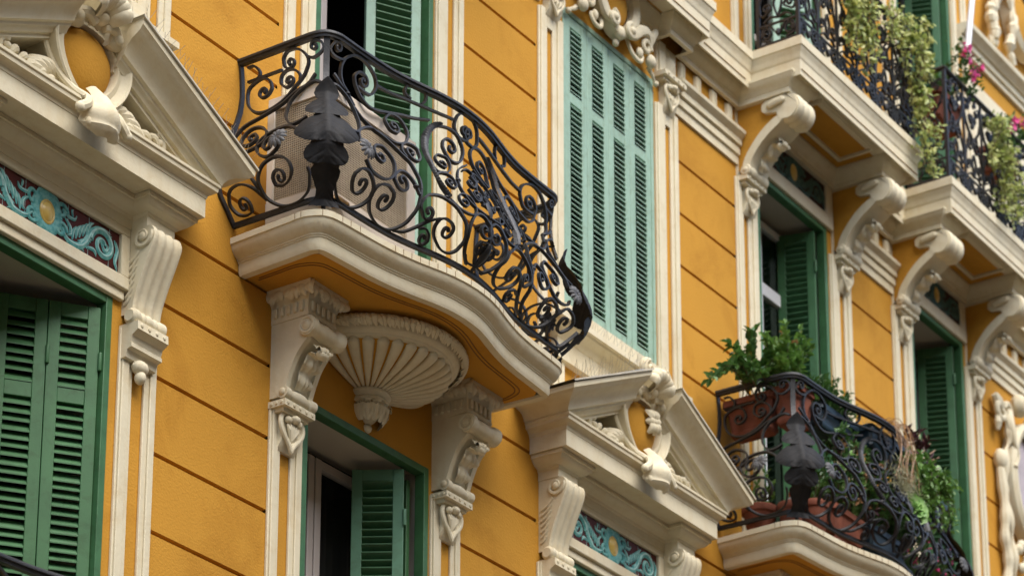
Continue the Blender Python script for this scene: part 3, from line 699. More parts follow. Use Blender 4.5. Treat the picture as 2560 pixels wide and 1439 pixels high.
# ---------------------------------------------------------------- curved balcony slab
CX0 = 12.32
SLAB = [(-1.18, 0), (-1.19, .2), (-1.2, .4), (-1.205, .5), (-1.19, .56), (-1.16, .61), (-1.11, .64), (-1.04, .652), (-.9, .664), (-.75, .676), (-.62, .692), (-.5, .715), (-.38, .745), (-.26, .778), (-.13, .802), (0, .81)]
SLAB = [(-p.x*-1, -p.y) for p in cr([P(x, d, 0) for x, d in SLAB], 4)]
SLAB = SLAB+[(-x, d) for x, d in SLAB[-2::-1]]
def slab(cx, z):
    pl = [(cx+x, d) for x, d in SLAB]
    pr = [(-.06, 9.240), (-.004, 9.243), (0, 9.239), (0, 9.205), (-.008, 9.202), (-.010, 9.192), (-.016, 9.175), (-.030, 9.155), (-.048, 9.141), (-.058, 9.134), (-.060, 9.126), (-.066, 9.124), (-.066, 9.117), (-.072, 9.114), (-.074, 9.062), (-.080, 9.052), (-.082, 9.046), (-.125, 9.046), (-.128, 9.052), (-.135, 9.062)]
    pr = [(o, h-9.243+z) for o, h in pr]
    m = MB(); m.mold(pl, pr, False); o = part('balcony_slab', m, 'cream')
    m = MB(); ins = [(cx+x*(1-.05/1.2), d-.05 if d > .2 else d) for x, d in SLAB]
    m.grid([[P(x, max(0, d), z-.006) for x, d in ins], [P(x, 0, z-.006) for x, d in ins]]); part('balcony_floor', m, 'paving', o)
    m = MB(); ins = [(cx+x*(1-.11/1.2), d-.115 if d > .2 else d) for x, d in SLAB]
    m.grid([[P(x, max(0, d), z-.185) for x, d in ins], [P(x, 0, z-.185) for x, d in ins]]); part('balcony_soffit', m, 'orange', o)
    m = MB()
    for k in (.185, .205):
        q = [P(cx+x*(1-k/1.2), max(.0, d-k), z-.1865) for x, d in SLAB if d > .25]
        m.bar(q, [(0, 0, 1)]*len(q), .003, .006)
    part('soffit_line', m, 'groove', o)
    m = MB()           # joints of the coping
    rnd = random.Random(2)
    for i in range(6, len(pl)-6, 2):
        if rnd.random() < .55:
            x, d = pl[i]; x1, d1 = pl[i+1]; l = math.hypot(x1-x, d1-d); nx, nd = -(d1-d)/l, (x1-x)/l
            m.hbox(P(x+nx*.0008, d+nd*.0008, z-.037), ((x1-x)/l*.003, -(d1-d)/l*.003, 0), (nx*.001, -nd*.001, 0), (0, 0, .034))
    part('coping_joint', m, 'groove', o)
    return o
sl_ = slab(CX0, 9.243); dup(sl_, 5.215, 0, .03); dup(sl_, -2.63, 0, -3.82)
# ---------------------------------------------------------------- window sill of the closed shutter
def sill(c):
    m = MB(); pl = [(c-.70, 0), (c-.70, .05), (c+.70, .05), (c+.70, 0)]
    m.mold(pl, [(-.05, 9.80), (.0, 9.80), (.0, 9.93), (.012, 9.94), (.02, 9.965), (.045, 9.985), (.075, 10.0), (.08, 10.015), (.10, 10.018), (.10, 10.055), (.09, 10.062), (-.05, 10.10)])
    m.box(c-.62, c+.62, 0, .06, 10.09, 10.20)
    return part('window_sill', m, 'cream')
sill(15.0); sill(9.695)
# ---------------------------------------------------------------- upper entablature
m = MB()
AR = [(-.02, 12.28), (.018, 12.28), (.018, 12.345), (.022, 12.35), (.034, 12.354), (.034, 12.405), (.026, 12.41), (.026, 12.42), (.05, 12.425), (.05, 12.47), (.056, 12.475), (.075, 12.495), (.085, 12.505), (.088, 12.53), (-.02, 12.535)]
for a, b in ((4.0, 8.86), (10.53, 11.55), (13.25, 14.16), (15.85, 16.74), (18.43, 19.19), (20.70, 28)):
    m = MB(); m.mold([(a, 0), (b, 0)], AR); A = part('architrave', m, 'cream')
    n = max(1, round((b-a)/.205))
    if n > 12: n = 12
    for k in range(n):
        x = a+(k+.5)*min(.22, (b-a)/n)
        m = MB(); m.grid([[P(x+u*.038, d_*(1 if abs(u) > .2 else .62)*(1-abs(u)**6)+.002, z_) for u in [q/8 for q in range(-8, 9)]] for z_, d_ in ((12.545, .004), (12.552, .022), (12.575, .03), (12.69, .03), (12.712, .022), (12.718, .004))])
        part('frieze_tab', m, 'cream', A)
# plan of the main cornice, stepping out over the window and the two balconies
def balc(x0, x1, d): return [(x0, d)]
MAIN = [(4, .20), (8.70, .20), (8.70, .30), (10.69, .30), (10.69, .20), (11.42, .20), (11.42, .58), (13.37, .58), (13.37, .20), (14.02, .20), (14.02, .30), (15.97, .30), (15.97, .20), (16.66, .20), (16.66, .60), (18.60, .60), (18.60, .20), (19.10, .20), (19.10, .60), (20.86, .60), (20.86, .20), (28, .20)]
PR = [(-.16, 12.862), (-.04, 12.862), (-.04, 12.835), (-.03, 12.82), (-.022, 12.82), (-.020, 12.945), (-.016, 12.95), (-.012, 12.965), (-.010, 12.985), (-.004, 13.005), (.004, 13.02), (.008, 13.035), (.016, 13.04), (.016, 13.105), (.010, 13.112), (-.16, 13.116)]
PR = [(o-.016, z) for o, z in PR]
m = MB(); m.mold(MAIN, PR); COR = part('main_cornice', m, 'cream')
m = MB()
for (x, d), (x1, d1) in zip(MAIN, MAIN[1:]):
    if x1-x > .01: m.quad(P(x+.05, 0, 12.866), P(x1-.05, 0, 12.866), P(x1-.05, d-.03, 12.866), P(x+.05, d-.03, 12.866)); m.quad(P(x, 0, 13.108), P(x1, 0, 13.108), P(x1, d-.1, 13.108), P(x, d-.1, 13.108))
part('cornice_soffit', m, 'orange', COR, sm=False)
# bed mould, breaking round every console
KON = [(11.53, 11.83), (12.97, 13.27), (16.725, 16.985), (18.175, 18.435), (19.17, 19.43), (20.49, 20.75)]
bed = [(4, .05)]
for x, d in [(8.82, .0), (10.57, 0)]: bed += [(x, .05), (x, .15)] if x < 10 else [(x, .15), (x, .05)]
for a, b in KON[:2]: bed += [(a-.02, .05), (a-.02, .45), (b+.02, .45), (b+.02, .05)]
bed += [(14.14, .05), (14.14, .15), (14.43, .15), (14.43, .05), (15.59, .05), (15.59, .15), (15.89, .15), (15.89, .05)]
for a, b in KON[2:]: bed += [(a-.015, .05), (a-.015, .46), (b+.015, .46), (b+.015, .05)]
bed += [(28, .05)]
m = MB(); m.mold(bed, [(-.03, 12.725), (0, 12.725), (.0, 12.765), (.006, 12.768), (.012, 12.785), (.03, 12.80), (.05, 12.825), (.056, 12.845), (.06, 12.846), (.06, 12.864), (-.03, 12.864)]); part('bed_mould', m, 'cream', COR)
for (a, b), (c_, d_) in ((KON[2], KON[3]), (KON[4], KON[5]), (KON[0], KON[1])):
    x0, x1 = b+.16, c_-.16; m = MB()
    for o, e in ((0, .030), (.016, .018)):
        m.mold([(x0+o, .17+o), (x0+o, .50-o), (x1-o, .50-o), (x1-o, .17+o), (x0+o, .17+o)][::1], [(-e, 12.866), (-e, 12.852-o*.5), (0, 12.852-o*.5), (0, 12.866)], False)
    part('soffit_panel', m, 'cream', COR)
# (c) large volute consoles
def big_console():
    x, w = 0, .26
    m = MB(); web = [(0, 12.73), (.36, 12.73), (.36, 12.55), (.30, 12.50), (.22, 12.43), (.14, 12.34), (.08, 12.24), (0, 12.24)]
    m.side(web, x+.03, x+w-.03); o = part('console_bracket', m, 'orange')
    m = MB()
    top = [(.26, 12.715), (.42, 12.722)]
    for a in range(0, 12): top.append((.415+.10*cos(pi/2-a*.26), 12.622+.10*sin(pi/2-a*.26)))
    top += [(.385, 12.535), (.375, 12.525)]
    inn = [(.36, 12.555), (.345, 12.60), (.25, 12.615), (.225, 12.64), (.225, 12.69)]
    m.side(top+inn, x, x+w)                    # volute block
    outer = cr([P(0, .40, 12.535), P(0, .35, 12.50), P(0, .27, 12.445), P(0, .19, 12.37), P(0, .135, 12.29), P(0, .115, 12.225)], 4)
    inner = cr([P(0, .36, 12.575), P(0, .30, 12.55), P(0, .21, 12.485), P(0, .125, 12.39), P(0, .07, 12.30), P(0, .045, 12.20)], 4)
    m.side([(-p.y, p.z) for p in outer]+[(-p.y, p.z) for p in inner[::-1]], x+.003, x+w-.003)
    m.box(x+.006, x+w-.006, 0, .012, 12.2, 12.73); m.box(x-.004, x+w+.004, 0, .44, 12.726, 12.7315)
    part('scroll_band', m, 'cream', o, bev=.005)
    m = MB(); r = .098; pr = []
    for k in range(25): pr.append((x+.012+(w-.024)*k/24, r+.012*abs(sin(pi*k/24*3))))
    m.roll(.43, 12.622, [(x+.012, 0)]+pr+[(x+w-.012, 0)], 24)
    part('upper_roll', m, 'cream', o); m = MB(); r = .045
    m.roll(.085, 12.215, [(x-.012, 0), (x-.012, r*.8), (x, r)]+[(x+.02+.2*k/14, r*(.85+.2*abs(sin(pi*k/14*2)))) for k in range(15)]+[(x+w, r), (x+w+.012, r*.8), (x+w+.012, 0)], 16)
    part('roll', m, 'cream', o)
    for s, xx in ((-1, x), (1, x+w)):
        m = MB(); m.horn([P(xx+s*.004, .275, 12.658), P(xx+s*.014, .295, 12.659), P(xx+s*.018, .34, 12.668), P(xx+s*.014, .40, 12.68), P(xx+s*.004, .42, 12.684)], [.014, .027, .03, .027, .014], .7, 10, (s, 0, 0))
        m.blob(P(xx+s*.008, .085, 12.215), (.012, .026, .026))
        part('side_cabochon', m, 'cream', o)
    m = MB(); acan(m, x+w/2, [(.13, 12.235), (.15, 12.29), (.19, 12.35), (.25, 12.405), (.30, 12.425), (.325, 12.40), (.315, 12.37)], .075)
    m.blob(P(x+w/2, .31, 12.385), (.05, .03, .03)); part('acanthus_relief', m, 'cream', o)
    return o
places(big_console(), [a for a, b in KON])
# small capitals with a heart on the pilasters
def small_cap():
    x, w = 0, .26; m = MB()
    m.box(x-.012, x+w+.012, 0, .10, 12.435, 12.475); m.box(x+.01, x+w-.01, 0, .075, 12.41, 12.435)
    for k in range(4): m.blob(P(x+.03+.066*k, .101, 12.455), (.012, .008, .012), 8)
    o = part('pilaster_capital', m, 'cream', bev=.004)
    m = MB(); m.side([(0, 12.41), (.06, 12.41), (.062, 12.31), (.05, 12.25), (.02, 12.205), (0, 12.205)], x+.055, x+w-.055)
    hp = []
    for k in range(33):
        a = 2*pi*k/32; hp.append(P(x+w/2+.085*sin(a)**3, .06, 12.325+.10*(.8125*cos(a)-.3125*cos(2*a)-.125*cos(3*a)-.0625*cos(4*a))))
    m.horn(hp, .013, .9); m.add(hp[:-1]+[P(x+w/2, .052, 12.32)], [(q, (q+1) % 32, 32) for q in range(32)]); m.blob(P(x+w/2, .08, 12.385), (.035, .03, .026)); m.blob(P(x+w/2+.04, .072, 12.38), (.025, .02, .022)); m.blob(P(x+w/2-.04, .072, 12.38), (.025, .02, .022))
    for k in range(3): m.horn([P(x+w/2, .055, 12.25), P(x+w/2+(k-1)*.03, .07, 12.30), P(x+w/2+(k-1)*.04, .066, 12.335)], [.006, .014, .006], .8)
    part('heart_shield', m, 'cream', o)
    m = MB(); m.box(x, x+w, 0, .02, 12.475, 12.73); m.box(x+.02, x+.10, .02, .035, 12.475, 12.73); m.add([P(x+.12, .02, 12.475), P(x+w, .02, 12.475), P(x+w, .02, 12.73), P(x+.12, .02, 12.73), P(x+.19, .055, 12.60)], [(0, 1, 4), (1, 2, 4), (2, 3, 4), (3, 0, 4)])
    part('frieze_block', m, 'cream', o, ang=20); return o
places(small_cap(), [14.155, 15.61, 8.84, 10.30])
sm2 = small_cap()
for ch in list(sm2.children):
    if 'block' in ch.name: bpy.data.objects.remove(ch)
places(sm2, [16.73, 18.18, 19.18, 20.49], -.29)
for b, x0, x1 in ((4, 16.985, 18.175), (5, 19.43, 20.49)):       # lintel bands round the upper tile panels
    m = MB(); m.box(x0, x1, 0, .03, 12.38, 12.49); m.box(x0, x1, 0, .02, 12.727, 12.76); c = (x0+x1)/2
    m.box(x0, x0+.10, 0, .028, 12.49, 12.727); m.box(x1-.10, x1, 0, .028, 12.49, 12.727); part('lintel', m, 'cream', bev=.005)
# ---------------------------------------------------------------- stucco cartouche over the closed shutter
def over_cartouche(c):
    m = MB(); zc = 12.72; rows = []
    for i in range(49):
        a = 2*pi*i/48; row = []
        for k, (o, d) in enumerate(((0, .04), (0, .09), (.02, .105), (.05, .11), (.075, .10), (.08, .02))):
            x, z = egg(a, .19+o, .17+o, .21+o); row.append(P(c+x, d, zc+z))
        rows.append(row)
    m.grid(rows); o = part('stucco_cartouche', m, 'cream')
    m = MB(); n = 9
    for k in range(1): m.blob(P(c, .03, zc-.02), (.17, .07, .18), 24)
    part('shield_boss', m, 'orange', o)
    m = MB()
    for s in (-1, 1):
        q = spiral((c+s*.11, zc-.215), .055, .02, pi/2, 1.0*s, 20); m.horn([P(x, .12, z) for x, z in q], .022, .8); m.blob(P(c+s*.11, .125, zc-.215), (.032, .03, .032))
        m.horn(cr([P(c+s*.06, .09, zc-.235), P(c+s*.18, .09, zc-.20), P(c+s*.27, .10, zc-.12), P(c+s*.36, .10, zc-.10), P(c+s*.42, .09, zc-.17)], 6), [.012+.03*sin(pi*min(1, .1+i/27)) for i in range(25)], .7)
        q = spiral((c+s*.36, zc-.20), .06, .018, 0 if s > 0 else pi, 1.1*s, 20); m.horn([P(x, .085, z) for x, z in q], .02, .8)
        m.horn(cr([P(c+s*.16, .05, zc-.22), P(c+s*.20, .07, zc-.32), P(c+s*.28, .08, zc-.345), P(c+s*.325, .07, zc-.29), P(c+s*.29, .07, zc-.26)], 6), .016, .8); m.blob(P(c+s*.285, .075, zc-.275), (.032, .024, .04))
        for k in range(4): m.horn(cr([P(c+s*.40, .06, zc-.2), P(c+s*(.43+.012*k), .09, zc-.10+.02*k), P(c+s*(.40+.03*k), .08, zc-.05+.015*k)], 5), [.006+.022*sin(pi*i/10) for i in range(11)], .7)
        m.blob(P(c+s*.43, .075, zc-.27), (.05, .035, .05)); m.horn([P(c+s*.45, .04, zc-.29), P(c+s*.50, .045, zc-.33), P(c+s*.545, .035, zc-.355)], [.02, .016, .01], .8); m.blob(P(c+s*.555, .04, zc-.37), (.022, .02, .022))
    m.blob(P(c, .09, zc-.27), (.045, .035, .05)); m.blob(P(c, .06, zc-.335), (.028, .022, .03)); part('scroll_ornament', m, 'cream', o)
over_cartouche(15.01); over_cartouche(9.70)
# ---------------------------------------------------------------- relief panel and upper storey at the far right
m = MB(); c, zc = 21.55, 11.46; rows = []
for i in range(49):
    a = 2*pi*i/48; rows.append([P(c+cos(a)*(.34+o), d, zc+sin(a)*(.46+o)) for o, d in ((0, .03), (0, .09), (.03, .12), (.075, .13), (.11, .10), (.12, .01))])
m.grid(rows); W_ = part('wall_medallion', m, 'cream')
m = MB(); m.blob(P(c, .02, zc), (.33, .05, .45), 32); part('medallion_boss', m, 'lilac', W_)
m = MB()
for s in (-1, 1):
    m.horn(cr([P(c+s*.62, .05, 12.1), P(c+s*.48, .07, 11.95), P(c+s*.42, .08, 11.78), P(c+s*.50, .07, 11.6), P(c+s*.52, .06, 11.3), P(c+s*.46, .06, 11.0), P(c+s*.42, .06, 10.8), P(c+s*.40, .05, 10.55)], 6), [.035+.02*sin(i*.7) for i in range(43)], .8)
    m.horn(cr([P(c+s*.36, .06, 12.05), P(c+s*.42, .09, 11.9), P(c+s*.40, .11, 11.75), P(c+s*.36, .13, 11.62), P(c+s*.42, .12, 11.5)], 6), [.03+.02*sin(i*.25) for i in range(25)], .8)
    q = spiral((c+s*.56, 11.98), .09, .03, 0, 1.1*s, 20); m.horn([P(x, .07, z) for x, z in q], .03, .8)
    q = spiral((c+s*.40, 12.02), .07, .03, pi, 1.0*s, 20); m.horn([P(x, .07, z) for x, z in q], .028, .8)
    m.horn([P(c+s*.60, .06, 11.93), P(c+s*.61, .07, 11.84), P(c+s*.61, .06, 11.78)], [.02, .04, .02], .8); m.blob(P(c+s*.56, .05, 11.53), (.075, .06, .10))
    m.horn(cr([P(c+s*.57, .05, 11.45), P(c+s*.56, .07, 11.1), P(c+s*.57, .06, 10.85), P(c+s*.52, .06, 10.65), P(c+s*.54, .04, 10.4)], 6), [.045, .05, .055, .06, .05]*5, .8)
    for k in range(9): m.blob(P(c+s*(.30-.02*k+.08*sin(k*2)), .08, 10.85-.05*k), (.05, .04, .05), 10)
    m.blob(P(c+s*.24, .10, 12.12), (.10, .08, .10))
m.blob(P(c, .12, 12.0), (.14, .09, .12)); part('ribbon_relief', m, 'cream', W_)
m = MB(); m.mold([(20.62, 0), (28, 0)], [(-.02, 15.22), (.03, 15.22), (.03, 15.27), (.05, 15.275), (.05, 15.33), (.07, 15.335), (.09, 15.36), (.13, 15.39), (.135, 15.43), (-.02, 15.44)]); SB = part('string_course', m, 'cream')
m = MB(); m.box(20.80, 28, 0, .02, 13.12, 15.02); part('plain_panel', m, 'cream', SB)
m = MB(); rnd = random.Random(9)
c = 21.9; rows = []
for i in range(41):
    a = 2*pi*i/40; rows.append([P(c+cos(a)*(.26+o), d, 16.12+sin(a)*(.30+o)) for o, d in ((0, .03), (0, .10), (.04, .13), (.09, .10), (.10, .01))])
m.grid(rows)
for s in (-1, 1):
    for k in range(26):
        t = k/25; m.blob(P(c+s*(.42+.30*sin(t*2.2))+rnd.uniform(-.05, .05), .08+rnd.uniform(0, .04), 16.35-.80*t+rnd.uniform(-.04, .04)), (.05+.03*rnd.random(), .05, .05+.03*rnd.random()), 8)
    m.horn(cr([P(c+s*.36, .08, 16.3), P(c+s*.30, .11, 15.9), P(c+s*.38, .10, 15.65), P(c+s*.30, .08, 15.5)], 6), [.06, .05, .07, .05, .03]*3+[.05]*4, .8)
o = part('garland_relief', m, 'cream', SB); m = MB(); m.blob(P(c, .02, 16.12), (.25, .06, .29), 24); part('shield_boss', m, 'orange', SB)
# ---------------------------------------------------------------- wrought iron railings
# strokes of one half of the bellied railing: points (s along the plan, h above the slab) in mm, then the centres of the curled ends
RL = {"F1":[[[636,1046],[612,1007],[622,978],[656,963],[705,973],[755,1012],[794,1041]],[661,1022],0],
 "F2":[[[750,787],[710,826],[701,890],[705,939],[735,997],[799,1041],[873,1051],[937,1032],[987,997],[1001,949],[982,905],[952,875],[898,870],[849,880]]],
 "F3":[[[602,773],[627,787],[661,787],[705,768],[745,729],[765,655],[750,572],[725,514],[676,475],[651,470],[636,494]]],
 "F4":[[[898,973],[853,968],[819,929],[829,885],[863,826],[923,792],[997,797],[1100,831],[1199,861],[1307,885],[1411,914]],[893,929],0],
 "F5":[[[1006,958],[1115,963],[1233,973],[1357,978],[1475,983],[1598,993]]],
 "F6":[[[1268,988],[1223,1007],[1228,1046],[1263,1076],[1312,1085],[1357,1076],[1376,1041],[1367,1007],[1347,988]]],
 "F7":[[[1135,709],[1090,709],[1066,748],[1071,782],[1110,826],[1154,836],[1199,822],[1233,778],[1228,724],[1194,670],[1140,631],[1066,607],[1011,611],[927,616]],[1130,753],0],
 "D1":[[[770,700],[800,665],[838,634],[888,611],[982,597],[1056,567],[1110,538],[1164,504],[1184,455],[1204,406],[1204,348],[1194,279],[1184,225],[1174,186],[1159,147],[1120,113],[1071,89],[1011,84],[957,89],[893,108],[849,142],[829,177],[834,211],[873,240],[927,250],[972,230]],0,[932,181]],
 "F8":[[[691,426],[705,484],[755,538],[819,582],[888,611],[918,602]]],
 "F9":[[[720,318],[750,279],[814,265],[888,274],[942,308],[977,362],[992,426],[967,470],[918,499],[858,479]],0,[868,411]],
 "F10":[[[967,308],[977,343],[1026,387],[1085,401],[1130,382],[1164,343],[1189,299]],[1041,328],0],
 "F11":[[[607,206],[612,157],[627,113],[661,84],[725,79],[775,94],[814,123],[834,162],[819,196],[779,235],[740,260],[686,250],[666,211]],0,[725,186]],
 "F12":[[[1145,538],[1125,572],[1145,621],[1189,660],[1238,670],[1278,655],[1278,616]],0,[1209,597]],
 "F13":[[[1228,211],[1204,235],[1214,274],[1253,318],[1297,338],[1352,352],[1411,348],[1465,328],[1500,294],[1534,260],[1549,211],[1564,177],[1559,152],[1544,123],[1505,103],[1455,103],[1406,123],[1362,152],[1347,186],[1362,216],[1396,230],[1436,225]],[1273,230],[1431,181]],
 "F14":[[[1100,94],[1169,108],[1219,137],[1263,167],[1307,196],[1362,221]]],
 "F14b":[[[1258,147],[1297,157],[1332,142],[1347,118]],0,[1312,118]],
 "F16":[[[1362,602],[1357,675],[1381,758],[1411,831],[1460,890],[1510,914],[1579,924],[1643,909],[1682,865],[1682,807],[1638,738],[1584,699],[1539,699],[1515,738],[1505,782]],0,[1574,802]],
 "F17a":[[[1352,582],[1386,543],[1431,553],[1475,577],[1519,646],[1510,699],[1470,699]],0,[1455,636]],
 "F17b":[[[1421,367],[1381,421],[1367,470],[1371,509],[1406,538],[1460,553],[1495,538],[1505,499]],0,[1460,494]],
 "F22":[[[1549,450],[1593,450],[1618,406],[1613,362],[1579,328],[1524,323],[1475,333],[1426,362]],[1539,396],0],
 "F18":[[[1707,909],[1653,909],[1613,944],[1613,993],[1638,1041],[1702,1080],[1737,1090]],[1702,963],0],
 "F20":[[[1658,98],[1608,133],[1574,186],[1564,240],[1584,308],[1628,357],[1677,362],[1717,333]],0,[1677,279]],
 "F21":[[[1613,133],[1648,108],[1702,108],[1746,123],[1766,162],[1746,191],[1712,216],[1667,211]],0,[1687,181]],
 "FE_out":[[[1421,367],[1376,416],[1327,465],[1307,533],[1293,597],[1297,675],[1322,763],[1367,841],[1421,900],[1480,929]]],
 "FE_in":[[[1426,367],[1401,411],[1371,470],[1362,543],[1357,607],[1357,675],[1381,758],[1406,826],[1460,890],[1505,919]]],
 "OV":[[[1692,738],[1598,665],[1544,577],[1534,499],[1559,440],[1608,401],[1682,387],[1727,387]]],
 "OV2":[[[1761,660],[1702,587],[1687,523],[1707,470],[1756,455]]],
 "OVa":[[[1623,665],[1677,699],[1727,690],[1732,641],[1677,567]],0,[1653,587]],
 "OVb":[[[1608,523],[1643,460],[1687,479],[1712,528],[1677,538]],0,[1672,499]],
 "SPK":[[[641,861],[691,817],[750,787],[779,714]]],
 "FLf":[[[681,352]]],
 "S1":[[[54,1036],[94,1036],[128,1002],[133,973],[113,953],[54,953]]],
 "S2":[[[49,953],[133,953],[202,953],[286,953]]],
 "S3":[[[217,865],[202,914],[158,944],[99,934],[54,905],[49,851],[74,782],[138,724],[202,704],[261,714],[321,748],[375,807],[424,851],[454,900],[469,944],[454,988],[419,1027],[380,1046],[331,1046],[301,1017],[301,983]],[163,861],[345,978]],
 "S4":[[[321,831],[281,870],[286,919],[326,939],[375,924],[409,885],[414,841]],[335,870],0],
 "S4b":[[[469,973],[503,958],[543,973],[567,1002],[557,1036],[528,1051]],0,[513,1022]],
 "S5":[[[44,577],[84,641],[178,670],[252,694],[326,724],[395,778],[474,802],[518,856]]],
 "S6":[[[557,792],[518,807],[454,792],[400,753],[370,694],[380,611],[419,543],[454,509],[503,514],[528,538]]],
 "S7":[[[143,470],[109,514],[123,567],[168,592],[232,572],[281,523],[291,465],[252,431],[168,416]],[183,509],0],
 "S8":[[[395,357],[350,328],[301,343],[257,387],[247,440],[271,479],[326,504],[390,509],[444,499],[503,455],[513,416]],[331,411],0],
 "S9":[[[365,172],[409,162],[459,177],[488,206],[483,250],[454,284],[400,308],[345,304],[296,274],[271,221],[266,177],[276,137],[316,103],[370,84],[444,84],[503,98],[533,123],[548,172],[548,206]],[409,196],0],
 "S10":[[[153,103],[109,98],[64,113],[39,152],[54,186],[84,216],[138,225],[187,211],[227,186],[252,157],[276,128]],[123,137],0],
 "S11":[[[227,240],[252,191],[257,177]]],
 "FLs":[[[414,401]]]}
HALF = [(-1.145, 0.0), (-1.145, .15), (-1.145, .3), (-1.145, .45), (-1.14, .53), (-1.115, .585), (-1.06, .612), (-1.0, .616), (-.85, .62), (-.65, .632), (-.5, .655), (-.38, .682), (-.25, .712), (-.12, .732), (0, .738)]
_f = HALF+[(-x, d) for x, d in HALF[-2::-1]]
DEN = np.array([(p.x, p.y) for p in cr([(x, d, 0) for x, d in _f], 10)])
SS = np.concatenate([[0], np.cumsum(np.hypot(*np.diff(DEN, axis=0).T))]); LEN = SS[-1]
BH = [.06, .10, .15, .20, .231, .29, .357, .46, .52, .59, .64, .70, .78, .88, .98, 1.08]
BB = [0, .04, .085, .135, .15, .158, .15, .12, .096, .068, .043, .02, -.007, -.02, -.014, 0]
def bul(h): return float(np.interp(h, BH, BB))
def surf(s, h):          # -> point (x,d,z) and outward normal on the bellied railing, slab top at z 0, centre at x 0
    s = min(max(s, 0), LEN); e = .012
    f = lambda q: np.array([np.interp(min(max(q, 0), LEN), SS, DEN[:, 0]), np.interp(min(max(q, 0), LEN), SS, DEN[:, 1])])
    p = f(s); t = f(s+e)-f(s-e); t /= np.hypot(*t); n = np.array([-t[1], t[0]]); b = bul(h); db = (bul(h+.01)-bul(h-.01))/.02
    q = p+n*b; nn = V((n[0], -n[1], -db)).normalized()
    return V((q[0], -q[1], h)), nn
def eye(pts, c, start):      # continue a stroke end into a curled eye about c
    p = pts[0] if start else pts[-1]; q = pts[1] if start else pts[-2]
    tx, tz = p[0]-q[0], p[1]-q[1]; rx, rz = c[0]-p[0], c[1]-p[1]
    sg = 1 if tx*rz-tz*rx > 0 else -1
    r = math.hypot(rx, rz); a = math.atan2(-rz, -rx); turns = 1.15 if r > .04 else .95
    n = 22; sp = [(c[0]+cos(a+sg*2*pi*turns*i/n)*(r+(.009-r)*(i/n)**.8), c[1]+sin(a+sg*2*pi*turns*i/n)*(r+(.009-r)*(i/n)**.8)) for i in range(1, n+1)]
    return sp
def stroke(st, n=5):
    pts = [(a/1000, b/1000) for a, b in st[0]]
    core = [(p.x, p.y) for p in cr([(a, b, 0) for a, b in pts], n)]
    ends = []
    if len(st) > 1 and st[1]: c = (st[1][0]/1000, st[1][1]/1000); e = eye(core, c, True); core = e[::-1]+core; ends.append(e[-1])
    if len(st) > 2 and st[2]: c = (st[2][0]/1000, st[2][1]/1000); e = eye(core, c, False); core = core+e; ends.append(e[-1])
    return core, ends
def put(m, core, ends, mir, w=.020, t=.0125, ball=True):
    q = [(LEN-s, h) for s, h in core] if mir else core
    pn = [surf(s, h) for s, h in q]
    m.bar([p for p, n in pn], [n for p, n in pn], w, t)
    if ball:
        for s, h in ends:
            p, n = surf(LEN-s if mir else s, h); m.blob(p, (.0125, .0125, .0125), 8)
SIDEK = ('S1', 'S2', 'S3', 'S4', 'S4b', 'S5', 'S6', 'S7', 'S8', 'S9', 'S10', 'S11')
def wavy(m, s0, s1, h, w, t, n=90, top=False):
    pn = [surf(s0+(s1-s0)*i/n, h) for i in range(n+1)]; m.bar([p for p, q in pn], [V((q.x, q.y, 0)) for p, q in pn], w, t)
def rosette(s, h, r=.062):
    m = MB(); p, n = surf(s, h); n = n.normalized(); tx = n.cross(V((0, 0, 1))).normalized(); tz = tx.cross(n); p = p+n*.022
    for k in range(12):
        a = 2*pi*k/12; d = tx*cos(a)+tz*sin(a)
        m.leaf([p+d*(r*t)+n*(.016*sin(pi*t*.9)) for t in [i/6 for i in range(7)]], list([n]*7), [.003+.0135*sin(pi*min(1, .1+.8*i/6)) for i in range(7)], 5, 1, .1, .7, .1)
    m.blob(p+n*.008, (.015, .015, .015), 8)
    for k in range(8):
        a = 2*pi*(k+.5)/8; d = tx*cos(a)+tz*sin(a)
        m.leaf([p+d*(r*.55*t)+n*(.012+.014*t) for t in [i/4 for i in range(5)]], list([n]*5), [.004, .010, .012, .009, .002], 5, 1, .1, .6, .1)
    return m
